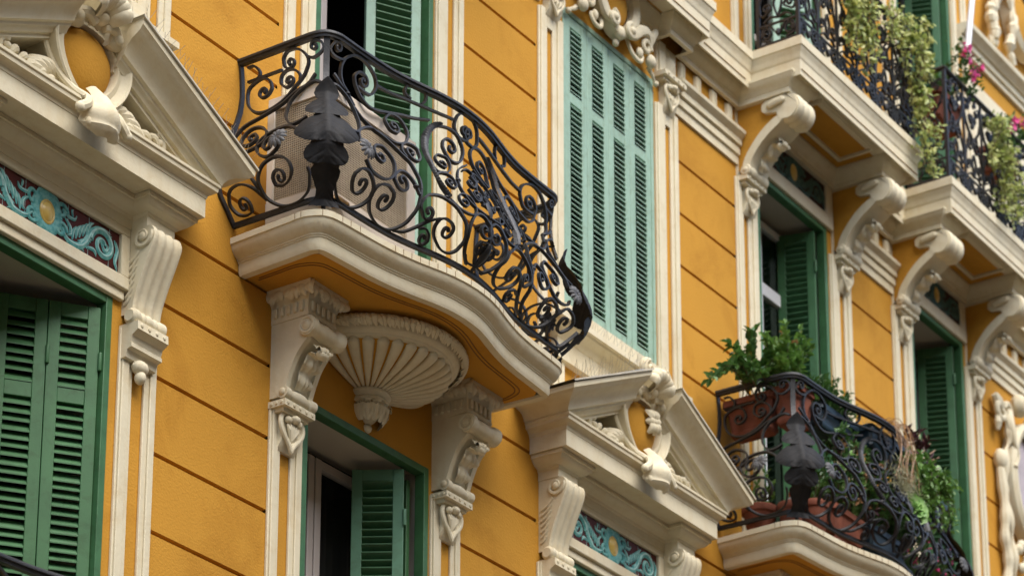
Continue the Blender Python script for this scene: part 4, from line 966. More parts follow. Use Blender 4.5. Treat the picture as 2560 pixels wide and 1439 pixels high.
def corner_leaf():            # beaten acanthus leaf wrapped round the corner of the railing
    m = MB(); sc_ = .587; nd = V((-.7071, -.7071, 0)); tt = V((.7071, -.7071, 0))
    KW = [(.02, .084), (.045, .074), (.07, .050), (.10, .046), (.13, .058), (.16, .074), (.185, .080), (.195, .066), (.205, .092), (.23, .116), (.26, .122), (.285, .110), (.300, .094), (.308, .086), (.318, .118), (.34, .146), (.37, .172), (.395, .174), (.425, .158), (.46, .128), (.485, .096), (.500, .066), (.512, .096), (.53, .114), (.56, .118), (.595, .102), (.625, .074), (.642, .048), (.655, .058), (.69, .068), (.72, .060), (.75, .036), (.772, .006)]
    hs = [k[0] for k in KW]; ws = [k[1] for k in KW]; n = 188; rows = []
    tiers = (.02, .195, .308, .50, .642, .775)
    for i in range(n+1):
        h = .02+.752*i/n; w_ = float(np.interp(h, hs, ws)); row = []
        k = max(q for q in range(5) if h >= tiers[q]-1e-6); fr = 1-(h-tiers[k])/(tiers[k+1]-tiers[k])
        p = surf(sc_, h)[0]; base = p+nd*(.034+.046*math.exp(-((h-.39)/.13)**2)+.9*max(0, h-.69)**1.2+.014*math.exp(-((h-.56)/.05)**2))
        for j in range(37):
            u = 2*j/36-1; au = abs(u); x = au*w_
            ridge = .012*math.exp(-(x/.030)**2)
            flare = (.020*fr**3-.003)*min(1, x/.07)**1.5*(k < 4)
            vein = 0
            for q in (0, 1, 2):          # veins fanning from the rib into each lobe
                vh = tiers[k+1]-.02-(tiers[k+1]-tiers[k])*(.16+.24*q)-x*(.55+.25*q); vein -= .0035*math.exp(-((h-vh)/.0065)**2)*min(1, x/.03)*(k < 4)
            row.append(base+tt*(u*w_)+nd*(ridge+flare+vein-2.3*x*x-.004*au**4)+V((0, 0, -.035*x*min(1, x/.05)*(1 if k else .2))))
        rows.append(row)
    m.grid(rows)
    return m
def feather(mir):
    o = [(a/1000, b/1000) for a, b in RL['FE_out'][0]]; i_ = [(a/1000, b/1000) for a, b in RL['FE_in'][0]]
    A = [(p.x, p.y) for p in cr([(a, b, 0) for a, b in o], 8)]; B = [(p.x, p.y) for p in cr([(a, b, 0) for a, b in i_], 8)]
    m = MB(); rows = []; n = len(A)
    for k in range(n):
        a, b = A[k], B[min(k, len(B)-1)]; z = 1 if k % 2 else .74; row = []
        for q in range(5):
            t = q/4*z; s, h = b[0]+(a[0]-b[0])*t, b[1]+(a[1]-b[1])*t; p, nn = surf(LEN-s if mir else s, h)
            row.append(p+nn*(.012+.014*sin(pi*q/4)+(.004 if k % 2 else -.003)*(q/4)))
        rows.append(row)
    m.grid(rows)
    b0, b1 = B[0], B[-1]
    q = [surf(LEN-s if mir else s, h) for s, h in B]; m.bar([p for p, nn in q], [nn for p, nn in q], .02, .012)
    return m
def railing(cx, z, label):
    root = empty('balcony_railing', (cx, 0, z), label, 'railing', 'black wrought iron railings of the curved balconies'); O = root
    def pt(name, m, mt='iron'): m.shift(cx, 0, z); return obj(name, m, mt, root, ang=50)
    m = MB(); n = 150; rows = []
    prof = [(-.014, -.020), (.016, -.020), (.018, -.006), (.026, -.002), (.027, .010), (.020, .018), (0, .022), (-.020, .018), (-.025, .010), (-.024, -.002), (-.016, -.006)]
    for i in range(n+1):
        p, q = surf(LEN*i/n, 1.08); q = V((q.x, q.y, 0)).normalized(); rows.append([p+q*o+V((0, 0, h)) for o, h in prof])
    m.grid(rows, cv=True, cap=True); pt('handrail', m)
    m = MB(); wavy(m, 0, LEN, .075, .022, .028, 150); pt('bottom_rail', m)
    for mir in (0, 1):
        m = MB(); q = [surf(LEN-.006 if mir else .006, .075+1.0*i/40) for i in range(41)]; m.bar([p for p, nn in q], [nn for p, nn in q], .030, .016); pt('end_bar', m)
        m = MB(); q = [surf(LEN-.587 if mir else .587, .70+.37*i/8) for i in range(9)]; m.bar([p for p, nn in q], [nn for p, nn in q], .012, .034)
        pt('corner_post', m); m = MB(); p, nn = surf(LEN-.587 if mir else .587, .05); m.horn([p+V((0, 0, -.05)), p+V((0, 0, .03))], .013); pt('post_foot', m)
        side = MB(); front = MB()
        for k, st in RL.items():
            if k in ('FE_out', 'FE_in', 'FLf', 'FLs'): continue
            core, ends = stroke(st)
            if k in ('SPK',): put(front, core, ends, mir, .016, .014)
            elif k in ('OV', 'OV2', 'OVa', 'OVb', 'F17a', 'F17b', 'F22'): put(front, core, ends, mir, .019, .009)
            elif k in SIDEK: put(side, core, ends, mir)
            else: put(front, core, ends, mir)
        # small spurs and collars
        for s, h in ((.75, .78), (1.164, .34), (1.40, .36), (1.54, .55)):
            p, nn = surf(LEN-s if mir else s, h); front.blob(p, (.018, .018, .014), 8)
        pt('side_scrollwork', side); pt('front_scrollwork', front)
        L_ = corner_leaf(); L_ = L_.mirror(0) if mir else L_
        pt('acanthus_leaf', L_, 'cast')
        for s, h in ((.412, .40), (.690, .355)): pt('rosette', rosette(LEN-s if mir else s, h), 'dust')
        pt('feather_leaf', feather(mir), 'dust')
    m = MB()
    for s, h0 in ((LEN/2, .47), (LEN/2, .22)):      # little leaf on the axis
        q = [surf(s, h0-.10*t) for t in [i/8 for i in range(9)]]; m.leaf([p+nn*.014 for p, nn in q], [nn for p, nn in q], [.006+.022*sin(pi*min(1, .1+.85*i/8)) for i in range(9)], 7, 1, .05, .5, .2)
    q = [surf(LEN/2, .08+.28*i/10) for i in range(11)]; m.bar([p for p, nn in q], [nn for p, nn in q], .018, .012)
    pt('centre_leaf', m)
    return root
def copy_tree(o, parent=None):
    c = o.copy(); C.objects.link(c); c.parent = parent
    for ch in o.children: copy_tree(ch, c)
    return c
rail1 = railing(CX0, 9.243, 'bellied black iron railing with large acanthus leaf, in front of the beige screen box')
r2 = copy_tree(rail1); r2.location = (CX0+5.215, 0, 9.273); r2['label'] = 'bellied black iron railing crowded with potted plants, above the lower right curved slab'
r3 = copy_tree(rail1); r3.location = (CX0-2.63, 0, 5.423); r3['label'] = 'black iron railing whose handrail only peeps in at the bottom left corner'
# straight railings with posts on the upper balconies
def straight_railing(x0, x1, d, z, label):
    root = empty('balcony_railing', (x0, 0, z), label, 'railing', 'straight black iron railings of the upper balconies')
    def pt(name, m): return obj(name, m, 'iron', root, ang=40)
    H = .985
    path = [(x0, .22), (x0, d), (x1, d), (x1, .22)]
    m = MB(); m.mold(path, [(-.022, z+H), (-.018, z+H+.016), (.018, z+H+.016), (.024, z+H), (.014, z+H-.012), (-.014, z+H-.012), (-.022, z+H)]); pt('handrail', m)
    m = MB(); m.mold(path, [(-.014, z+.02), (-.014, z+.045), (.014, z+.045), (.014, z+.02), (-.014, z+.02)])
    m.mold(path, [(-.007, z+.19), (-.007, z+.205), (.007, z+.205), (.007, z+.19), (-.007, z+.19)]); pt('bottom_rail', m)
    def pan(a, b, k0=1):
        L_ = math.hypot(b[0]-a[0], b[1]-a[1]); n = max(1, round(L_/.31)); e = ((b[0]-a[0])/L_, (b[1]-a[1])/L_); nn = V((-e[1], -e[0], 0))
        def q(u, h): return P(a[0]+e[0]*u, a[1]+e[1]*u, z+h)
        w = L_/n
        for k in range(k0, n+1):
            m = MB(); t = .013 if k in (0, n) else .008; m.bar([q(k*w, .02), q(k*w, H)], [nn, nn], t*2, t*2); pt('post', m)
        for k in range(n):
            m = MB(); u0 = k*w
            def S(pts, e0=None, e1=None, wd=.018, t=.0115):
                core, ends = stroke([[(int(1000*(u0+x*w)), int(1000*y)) for x, y in pts]]+[[int(1000*(u0+c[0]*w)), int(1000*c[1])] if c else 0 for c in (e0, e1)], 4)
                m.bar([q(u, h) for u, h in core], [nn]*len(core), wd, t)
                for u, h in ends: m.blob(q(u, h), (.011, .011, .011), 6)
            for s in (0, 1):
                f = (lambda x: 1-x) if s else (lambda x: x)
                S([(f(.32), .86), (f(.10), .90), (f(.04), .80), (f(.20), .66), (f(.42), .60), (f(.46), .52), (f(.34), .47)], (f(.22), .845), (f(.33), .53))
                S([(f(.34), .32), (f(.10), .28), (f(.04), .38), (f(.18), .50), (f(.30), .62), (f(.10), .70)], (f(.22), .335), None)
                S([(f(.5), .93), (f(.40), .955), (f(.30), .92)], None, (f(.36), .905)); S([(f(.5), .80), (f(.44), .72), (f(.36), .74)], None, (f(.40), .77))
                S([(f(.02), .055), (f(.25), .19), (f(.5), .09)]); S([(f(.30), .06), (f(.08), .09), (f(.12), .17)], None, (f(.2), .12))
                S([(f(.5), .24), (f(.30), .255), (f(.14), .22)]); S([(f(.5), .44), (f(.40), .36), (f(.5), .24)])
            for h in (.56, .70, .12): m.blob(q(u0+.5*w, h), (.02, .02, .03), 8)
            pt('scroll_panel', m)
    pan(path[0], path[1], 0); pan(path[1], path[2]); pan(path[2], path[3])
    return root
straight_railing(16.72, 18.54, .545, 13.115, 'straight black iron railing carrying two clumps of ivy, left of the two upper balconies')
straight_railing(19.155, 20.80, .545, 13.115, 'straight black iron railing with terracotta pot and pink flowers at the far right')
# ---------------------------------------------------------------- things standing on the balconies
def newthing(name, loc, label, cat, group=None): return empty(name, loc, label, cat, group)
def sub(name, mb, m, root, **k): return obj(name, mb, m, root, **k)
# beige box with woven grilles behind the main railing
bx = newthing('screen_box', (11.6, -.38, 9.25), 'beige box with woven grille sides standing behind the iron railing', 'box')
x0, x1, d0, d1, z0, z1 = 11.205, 12.02, .19, .585, 9.25, 10.045
m = MB(); e = .075
m.box(x0+.012, x1-.012, d0, d1-.012, z0+.01, z1-.004)
sub('panel', m, 'box', bx)
m = MB()
for a, b, c, d in ((x0, x1, z1-e, z1), (x0, x1, z0, z0+.16), (x0, x0+e*.8, z0+.16, z1-e), (x1-e, x1, z0+.16, z1-e)): m.box(a, b, d1-.0115, d1+.006, c, d)
for a, b, c, d in ((d0, d1-.012, z1-e, z1), (d0, d1-.012, z0, z0+.16), (d0, d0+.045, z0+.16, z1-e), (d1-.055, d1-.012, z0+.16, z1-e)): m.box(x0-.006, x0+.0115, a, b, c, d)
sub('frame', m, 'box', bx, bev=.003)
for face in (0, 1):
    m = MB(); p = .0135; a, b = (x0+e*.8, x1-e) if face == 0 else (d0+.045, d1-.055); c, d = z0+.16, z1-e
    n = int((b-a)/p); k = int((d-c)/p)
    for i in range(n+1):
        u = a+(b-a)*i/n
        if face == 0: m.box(u-.0028, u+.0028, d1-.011, d1-.006, c, d)
        else: m.box(x0+.006, x0+.011, u-.0028, u+.0028, c, d)
    for i in range(k+1):
        v = c+(d-c)*i/k
        if face == 0: m.box(a, b, d1-.010, d1-.0045, v-.0028, v+.0028)
        else: m.box(x0+.0045, x0+.010, a, b, v-.0028, v+.0028)
    sub('grille', m, 'grille_wire' if 'grille_wire' in M else 'box', bx, sm=False)
    m = MB()
    if face == 0: m.quad(P(a, d1-.0118, c), P(b, d1-.0118, c), P(b, d1-.0118, d), P(a, d1-.0118, d))
    else: m.quad(P(x0+.0118, a, c), P(x0+.0118, b, c), P(x0+.0118, b, d), P(x0+.0118, a, d))
    sub('backing', m, 'grille', bx, sm=False)
m = MB(); rnd = random.Random(4)
for k in range(6): m.horn(cr([P(11.27+.013*k, .60+.004*k, 9.355-.004*k), P(11.285+.013*k, .605+.004*k, 9.372-.004*k), P(11.30+.013*k, .60+.004*k, 9.335-.004*k)], 4), [.010, .013, .015, .016, .016, .015, .014, .012, .008], .9)
m.blob(P(11.27, .60, 9.352), (.02, .015, .018)); m.horn([P(11.26, .585, 9.30), P(11.30, .60, 9.325)], .007)
tag(obj('gilt_ornament', m, 'gilt', origin=(11.29, -.6, 9.31)), 'small gilded shell shaped ornament beside the foot of the iron leaf', 'ornament')
# ---- foliage
def lf(m, p, d, up, L, w, fold=.25):
    T = V(d).normalized(); B = T.cross(V(up))
    if B.length < 1e-3: B = T.orthogonal()
    B = B.normalized(); N = B.cross(T); p = V(p)
    a = p+T*L*.38+B*w*.5+N*fold*w; b = p+T*L*.38-B*w*.5+N*fold*w; a2 = p+T*L*.72+B*w*.36+N*fold*w*.6; b2 = p+T*L*.72-B*w*.36+N*fold*w*.6
    c1 = p+T*L*.38; c2 = p+T*L*.72-N*L*.03; t = p+T*L-N*L*.1
    m.add([p, a, a2, t, b2, b, c1, c2], [(0, 1, 6), (1, 2, 7, 6), (2, 3, 7), (0, 6, 5), (6, 7, 4, 5), (7, 3, 4)])
def rv(r, s=1): return V((r.uniform(-1, 1), r.uniform(-1, 1), r.uniform(-1, 1)))*s
def shrubby(r, st, lv, p0, p1, bend, n, L, w, stem=.005, side=.7):
    q = cr([p0, (V(p0)+V(p1))/2+V(bend), p1], 8); st.horn(q, [stem*(1-.7*i/(len(q)-1)) for i in range(len(q))], 1, 5)
    for k in range(n):
        t = .2+.8*(k/n)**.8; i = min(len(q)-2, int(t*(len(q)-1))); p = q[i].lerp(q[i+1], r.random()); T = (q[i+1]-q[i]).normalized()
        d = (T*.6+rv(r, side)+V((0, 0, .15))); lf(lv, p+rv(r, .006), d, V((0, 0, 1))+rv(r, .5), L*r.uniform(.7, 1.15), w*r.uniform(.8, 1.15))
def potshape(m, cx, cd, z0, z1, r0, r1, n=28, sq=None):
    pr = [(0, z0), (r0, z0), (r0+.004, z0+.01), (r1*.96, z1-.05), (r1*1.06, z1-.048), (r1*1.09, z1-.04), (r1*1.09, z1-.006), (r1*1.05, z1), (r1*.94, z1), (r1*.92, z1-.03), (0, z1-.03)]
    m.lathe(cx, cd, pr, n)
def troughshape(m, x0, x1, d0, d1, z0, z1, t=.02, rim=.014):
    s = .80; cx, cd = (x0+x1)/2, (d0+d1)/2
    def rect(k, z, o=0): 
        hx, hd = (x1-x0)/2, (d1-d0)/2; hx = hx-(1-k)*hd+o; hd = hd*k+o
        q = []; c = .02
        for sx, sd in ((-1, -1), (1, -1), (1, 1), (-1, 1)):
            for a, b in (((c, 0), (0, c)) if sx*sd < 0 else ((0, c), (c, 0))): q.append(P(cx+sx*(hx-a), cd+sd*(hd-b), z))
        return q
    h = z1-z0
    m.grid([rect(.80, z0), rect(.80, z0), rect(.83, z0+.02, .008), rect(.83, z0+.035, .008), rect(.84, z0+.04), rect(.97, z1-.05), rect(1, z1-.046, rim), rect(1, z1-.004, rim), rect(1, z1, rim-.004), rect(1, z1, -t), rect(.98, z1-.03, -t)], cv=True, cap=True)
r_ = random.Random(11)
# 1 arching laurel in a long terracotta trough along the left side
T1 = newthing('potted_shrub', (16.5, -.24, 9.98), 'dark laurel arching out to the left from a long terracotta trough', 'potted plant')
m = MB(); troughshape(m, 16.435, 16.62, .03, .40, 10.03, 10.30); sub('pot', m, 'terra', T1)
m = MB(); m.box(16.46, 16.595, .06, .37, 10.25, 10.285); sub('soil', m, 'soil', T1)
st, lv = MB(), MB()
for tgt, n, bd in (((15.55, .42, 10.03), 34, (0, 0, .16)), ((15.92, .38, 10.28), 34, (0, 0, .12)), ((16.05, .30, 10.52), 36, (0, 0, .06)), ((16.25, .34, 10.66), 36, (0, 0, 0)), ((16.42, .30, 10.78), 30, (0, 0, 0)), ((15.75, .40, 10.20), 28, (0, 0, .13)), ((16.15, .42, 10.36), 34, (0, -.03, .04)), ((16.38, .40, 10.52), 34, (0, 0, 0)), ((16.0, .38, 10.40), 30, (0, 0, .05))):
    shrubby(r_, st, lv, P(16.51+r_.uniform(-.03, .05), .22+r_.uniform(-.1, .1), 10.27), P(*tgt), bd, n+8, .080, .042)
sub('stem', st, 'stem', T1); sub('foliage', lv, 'leaf', T1, sm=False)
# 2 bushy fresh green plant in the square corner pot
T2 = newthing('potted_shrub', (16.62, -.50, 10.0), 'bushy fresh green shrub in a square terracotta pot at the railing corner', 'potted plant')
m = MB(); troughshape(m, 16.46, 16.70, .40, .585, 10.05, 10.325); sub('pot', m, 'terra', T2)
m = MB(); m.box(16.49, 16.67, .43, .55, 10.27, 10.31); sub('soil', m, 'soil', T2)
st, lv = MB(), MB()
for k in range(44):
    a = r_.uniform(0, 2*pi); rr = r_.uniform(.05, .34); h = r_.uniform(.14, .52)*(1.1-rr)
    shrubby(r_, st, lv, P(16.58, .49, 10.29), P(16.62+cos(a)*rr*1.2, .46+sin(a)*rr*.55, 10.32+h), rv(r_, .04), 28, .066, .040, .004)
sub('stem', st, 'stem', T2); sub('foliage', lv, 'leaf2', T2, sm=False)
m = MB()
for p in ((16.50, .56, 10.64), (16.62, .40, 10.80), (16.75, .5, 10.42)): 
    for k in range(7): lf(m, P(*p), rv(r_), (0, 0, 1), .03, .02)
sub('bud', m, 'pink' if 0 else 'straw', T2, sm=False)
# 3, 4 troughs hung on the front rail
T3 = newthing('planter_trough', (17.05, -.53, 10.1), 'dark blue trough of small bushy greens hanging inside the front rail', 'planter')
m = MB(); troughshape(m, 16.78, 17.32, .44, .60, 10.13, 10.30); sub('trough', m, 'trough', T3)
st, lv = MB(), MB()
for k in range(110):
    x = 16.80+.50*r_.random(); shrubby(r_, st, lv, P(x, .52, 10.28), P(x+r_.uniform(-.1, .1), .52+r_.uniform(-.08, .10), 10.36+r_.uniform(.02, .21)), rv(r_, .02), 12, .048, .020, .002)
sub('stem', st, 'stem', T3); sub('foliage', lv, 'leaf', T3, sm=False)
T4 = newthing('planter_trough', (17.65, -.6, 10.1), 'dark trough with dry reddish stalks hanging down over the railing', 'planter')
m = MB(); troughshape(m, 17.36, 18.02, .53, .69, 10.16, 10.33); sub('trough', m, 'trough', T4)
dr, gr, tf = MB(), MB(), MB()
def blade(m, p, d, L, w, g=.5, n=7):
    p = V(p); d = V(d).normalized(); q = []
    for i in range(n+1): q.append(p.copy()); p = p+d*L/n; d = (d+V((0, 0, -g/n))).normalized()
    B = d.cross(V((.3, 1, .2))).normalized(); m.grid([[a-B*w*(1-i/n)*.5, a+B*w*(1-i/n)*.5] for i, a in enumerate(q)])
for k in range(60):
    x = 17.40+.55*r_.random(); blade(gr, P(x, .61, 10.32), V((r_.uniform(-.6, .6), r_.uniform(-.5, .2), 1)), r_.uniform(.10, .22), .007, 1.2)
for k in range(15):
    x = 17.46+.20*r_.random(); y = r_.uniform(-.02, .03); q = cr([P(x, .68, 10.36), P(x+.03, .78+y, 10.38+y), P(x+.07+r_.uniform(-.05, .05), .81+y, 10.22), P(x+.06+r_.uniform(-.08, .08), .81+y, 10.04), P(x+.04+r_.uniform(-.14, .14), .81+y, 9.93)], 4); dr.horn(q, .0026, 1, 4)
for k in range(420):
    p = P(17.60+r_.gauss(0, .085), .81+r_.gauss(0, .02), 9.93+r_.gauss(0, .085)); blade(tf, p, V((r_.uniform(-1, 1), r_.uniform(-.6, .3), r_.uniform(-1, .5))), r_.uniform(.05, .13), .006, .6, 5)
for k in range(26): blade(dr, P(17.45+.5*r_.random(), .66, 10.34), V((r_.uniform(-.3, 1.2), -.7, r_.uniform(-.4, .5))), r_.uniform(.12, .3), .007, 1.4)
sub('dry_stalk', dr, 'straw', T4); sub('grass', gr, 'dry', T4, sm=False); sub('hanging_tuft', tf, 'dry', T4, sm=False)
# 5 pots on the balcony floor
POTG = 'terracotta pots on the floor of the lower right balcony'
def floorpot(x, d, r, h, label, plant=0):
    t = newthing('terracotta_pot', (x, -d, 9.285), label, 'flower pot', POTG)
    m = MB(); potshape(m, x, d, 9.285, 9.285+h, r*.72, r); sub('pot', m, 'terra', t)
    if plant:
        st, lv = MB(), MB()
        for k in range(plant):
            a = r_.uniform(0, 2*pi); rr = r_.uniform(.03, .16); shrubby(r_, st, lv, P(x, d, 9.27+h), P(x+cos(a)*rr, d+sin(a)*rr*.6, 9.31+h+r_.uniform(.08, .26)), rv(r_, .03), 12, .055, .022, .003)
        sub('stem', st, 'stem', t); sub('foliage', lv, 'leaf2' if plant % 2 else 'leaf', t, sm=False)
floorpot(16.49, .26, .115, .19, 'wide terracotta pot behind the left side scrollwork, left of the figurine', 9)
floorpot(16.56, .46, .085, .20, 'terracotta pot under the small figurine')
floorpot(16.78, .52, .095, .27, 'tall terracotta pot just right of the iron acanthus leaf', 8)
t = newthing('planter_trough', (17.1, -.5, 9.285), 'long terracotta trough low behind the front scrolls, right of the iron leaf', 'planter')
m = MB(); troughshape(m, 16.92, 17.38, .44, .60, 9.40, 9.60); m.box(16.98, 17.32, .47, .57, 9.287, 9.40); sub('trough', m, 'terra', t)
st, lv = MB(), MB()
for k in range(40): x = 16.95+.40*r_.random(); shrubby(r_, st, lv, P(x, .52, 9.58), P(x+r_.uniform(-.08, .08), .55+r_.uniform(-.05, .1), 9.64+r_.uniform(.02, .30)), rv(r_, .03), 12, .045, .022, .002)
sub('stem', st, 'stem', t); sub('foliage', lv, 'cab', t, sm=False)
t = newthing('planter_trough', (17.7, -.5, 9.285), 'blue trough low behind the middle scrolls of the planted railing', 'planter')
m = MB(); troughshape(m, 17.42, 17.95, .46, .64, 9.42, 9.60); m.box(17.5, 17.87, .5, .6, 9.287, 9.42); sub('trough', m, 'trough', t)
st, lv = MB(), MB()
for k in range(80): x = 17.44+.48*r_.random(); shrubby(r_, st, lv, P(x, .55, 9.58), P(x+r_.uniform(-.14, .14), .58+r_.uniform(-.08, .22), 9.62+r_.uniform(.02, .44)), rv(r_, .02), 12, .05, .024, .003)
sub('stem', st, 'stem', t); sub('foliage', lv, 'leaf', t, sm=False)
for x, d, lab, n, mt, hh in ((17.18, .30, 'leafy bush low behind the long terracotta trough', 60, 'leaf', .62), (17.75, .34, 'tall leafy bush behind the blue trough in the middle of the planted railing', 90, 'leaf2', .86), (18.25, .36, 'leafy bush behind the right part of the planted railing', 80, 'leaf', .80)):
    t = newthing('potted_shrub', (x, -d, 9.285), lab, 'potted plant'); m = MB(); potshape(m, x, d, 9.285, 9.52, .08, .11); sub('pot', m, 'terra', t)
    st, lv = MB(), MB()
    for k in range(n):
        a = r_.uniform(0, 2*pi); rr = r_.uniform(.04, .27); shrubby(r_, st, lv, P(x, d, 9.50), P(x+cos(a)*rr, d+.10+sin(a)*rr*.5, 9.58+r_.uniform(.0, hh-.2)), rv(r_, .05), 15, .062, .030, .004)
    sub('stem', st, 'stem', t); sub('foliage', lv, mt, t, sm=False)
# 6 figurine
t = newthing('garden_figurine', (16.555, -.50, 9.487), 'small glazed figurine with white beard and pointed red hat on a pot', 'figurine')
x, d, z = 16.555, .50, 9.487
m = MB(); m.lathe(x, d, [(0, z), (.046, z), (.05, z+.02), (.05, z+.028), (0, z+.028)], 16); m.blob(P(x-.018, d+.03, z+.035), (.02, .03, .014), 10); m.blob(P(x+.018, d+.03, z+.035), (.02, .03, .014), 10); m.blob(P(x, d+.018, z+.118), (.026, .024, .036)); sub('beard', m, 'fwhite', t)
m = MB(); m.lathe(x, d, [(.036, z+.028), (.044, z+.05), (.042, z+.08), (.032, z+.105), (0, z+.11)], 16); m.horn([P(x-.036, d+.005, z+.095), P(x-.05, d+.02, z+.07), P(x-.03, d+.04, z+.06)], .013); m.horn([P(x+.036, d+.005, z+.095), P(x+.05, d+.02, z+.07), P(x+.03, d+.04, z+.06)], .013); sub('body', m, 'red', t)
m = MB(); m.blob(P(x, d+.006, z+.13), (.026, .026, .028)); m.blob(P(x, d+.034, z+.132), (.007, .008, .007), 8); m.blob(P(x-.03, d+.045, z+.058), (.01, .01, .01), 8); m.blob(P(x+.03, d+.045, z+.058), (.01, .01, .01), 8); sub('face', m, 'box', t)
m = MB(); m.blob(P(x-.009, d+.030, z+.140), (.004, .003, .004), 6); m.blob(P(x+.009, d+.030, z+.140), (.004, .003, .004), 6); sub('eye', m, 'dark', t)
m = MB(); m.lathe(x, d, [(.033, z+.145), (.034, z+.155), (.024, z+.18), (.012, z+.21), (0, z+.235)], 16); sub('hat', m, 'terra' if 0 else 'red', t)
# 7 pale rosette
t = newthing('leafy_rosette', (17.71, -.74, 9.76), 'large pale green leafy rosette pushed out through the iron scrolls', 'plant')
m = MB(); c = V(P(17.70, .80, 9.80)); ax = V((-.35, -.75, .35)).normalized(); tx = ax.cross(V((0, 0, 1))).normalized(); ty = tx.cross(ax)
for ring, (n, L, el) in enumerate(((11, .145, .12), (10, .125, .45), (9, .10, .8), (7, .075, 1.1), (5, .05, 1.35))):
    for k in range(n):
        a = 2*pi*k/n+ring*.35+r_.uniform(-.1, .1); dd = (tx*cos(a)+ty*sin(a))*cos(el)+ax*sin(el); dd = dd+V((0, 0, -.12)); 
        sp = [c+dd*(L*i/7)+ax*(.012*sin(pi*i/7))-V((0, 0, 1))*(.02*(i/7)**2) for i in range(8)]
        m.leaf(sp, ax, [.012+.045*L/.145*sin(pi*min(1, .08+.80*i/7)) for i in range(8)], 7, 2, .12, -.35, .25)
sub('rosette_leaf', m, 'cab', t); m = MB(); m.horn(cr([c, c-ax*.05+V((.02, .1, -.02)), V(P(17.74, .56, 9.62))], 5), .012); sub('stem', m, 'stem', t)
t = newthing('succulent_cluster', (17.25, -.6, 9.9), 'mixed reddish and pale succulents crowding behind the scrolls right of the iron leaf', 'plant')
for mm_, n, cc in (('cab', 70, 0), ('maroon', 40, 1), ('straw', 34, 2), ('leaf', 260, 3)):
    lv = MB()
    for k in range(n):
        c_ = V(P(16.92+(1.15 if cc == 3 else .75)*r_.random(), .56+r_.uniform(-.08, .12), 9.66+.50*r_.random()))
        for q in range(7): lf(lv, c_, rv(r_)+V((0, -.4, .3)), rv(r_), r_.uniform(.025, .065), .022)
    sub('foliage', lv, mm_, t, sm=False)
m = MB()
for k in range(16): x = 16.98+.036*k; m.horn(cr([P(x, .56, 9.60), P(x+r_.uniform(-.05, .05), .60, 9.82), P(x+r_.uniform(-.1, .1), .64, 10.02)], 4), .004, 1, 4)
sub('stem', m, 'stem', t)
# 8 maroon plant, 9 cactus, 10 trailing plant, 11 blue trough at the right end
t = newthing('maroon_plant', (18.2, -.62, 10.3), 'dark maroon leafy plant at the top of the planted railing', 'plant')
m, st = MB(), MB()
for c in ((18.20, .66, 10.46), (18.33, .64, 10.36), (18.12, .64, 10.50), (18.40, .62, 10.20)):
    for k in range(34): lf(m, V(P(*c))+rv(r_, .05), rv(r_)+V((0, -.3, .5)), rv(r_), r_.uniform(.05, .11), .028)
    st.horn([P(c[0], c[1]-.05, c[2]-.02), P(18.2, .55, 10.16)], .006)
for k in range(5): st.horn([P(18.15+.05*k, .6, 10.4), P(18.24+.07*k, .66, 10.62-.03*k)], .003, 1, 4)
sub('foliage', m, 'maroon', t, sm=False); sub('stem', st, 'straw', t)
t = newthing('planter_trough', (18.66, -.4, 10.1), 'blue trough hung at the right end of the planted railing under the cactus', 'planter')
m = MB(); troughshape(m, 18.52, 18.72, .22, .60, 10.02, 10.20); sub('trough', m, 'trough', t)
t = newthing('prickly_pear', (18.6, -.5, 10.18), 'prickly pear cactus with flat pads rising in front of the green shutter', 'cactus')
m = MB()
for x, d, z, rx, rz, ro in ((18.50, .52, 10.26, .045, .085, .1), (18.54, .50, 10.40, .05, .09, -.25), (18.50, .52, 10.54, .035, .07, .2), (18.47, .52, 10.66, .03, .055, 0), (18.62, .52, 10.31, .042, .085, -.45), (18.69, .52, 10.44, .038, .07, -.6), (18.79, .52, 10.52, .045, .055, -.9), (18.58, .5, 10.20, .05, .06, 0), (18.45, .53, 10.36, .035, .06, .4)): m.blob(P(x, d, z), (rx, .018, rz), 14, ro)
sub('pads', m, 'cactus', t)
t = newthing('trailing_plant', (18.0, -.66, 10.1), 'light green trailing plant hanging between cactus and dry stalks', 'plant')
st, lv = MB(), MB()
for k in range(60):
    x = 17.80+.62*r_.random(); shrubby(r_, st, lv, P(x, .64, 10.22), P(x+r_.uniform(-.12, .16), .76+r_.uniform(-.03, .05), 10.16-r_.uniform(-.12, .38)), V((0, -.06, .06)), 14, .05, .03, .003)
sub('stem', st, 'stem', t); sub('foliage', lv, 'leaf2', t, sm=False)
t = newthing('flowering_plant', (18.1, -.6, 9.3), 'low plant with tiny pink and white flowers at the right foot of the planted railing', 'plant')
st, lv, fl = MB(), MB(), MB()
for k in range(90):
    x = 17.90+.75*r_.random(); e_ = P(x+r_.uniform(-.1, .1), .62+r_.uniform(-.06, .1), 9.42+r_.uniform(0, .36)); shrubby(r_, st, lv, P(x, .55, 9.30), e_, rv(r_, .03), 11, .05, .022, .003)
    if k % 2:
        for q in range(6): lf(fl, e_, rv(r_), (0, 0, 1), .022, .018)
sub('stem', st, 'stem', t); sub('foliage', lv, 'leaf', t, sm=False); sub('flowers', fl, 'pink', t, sm=False)
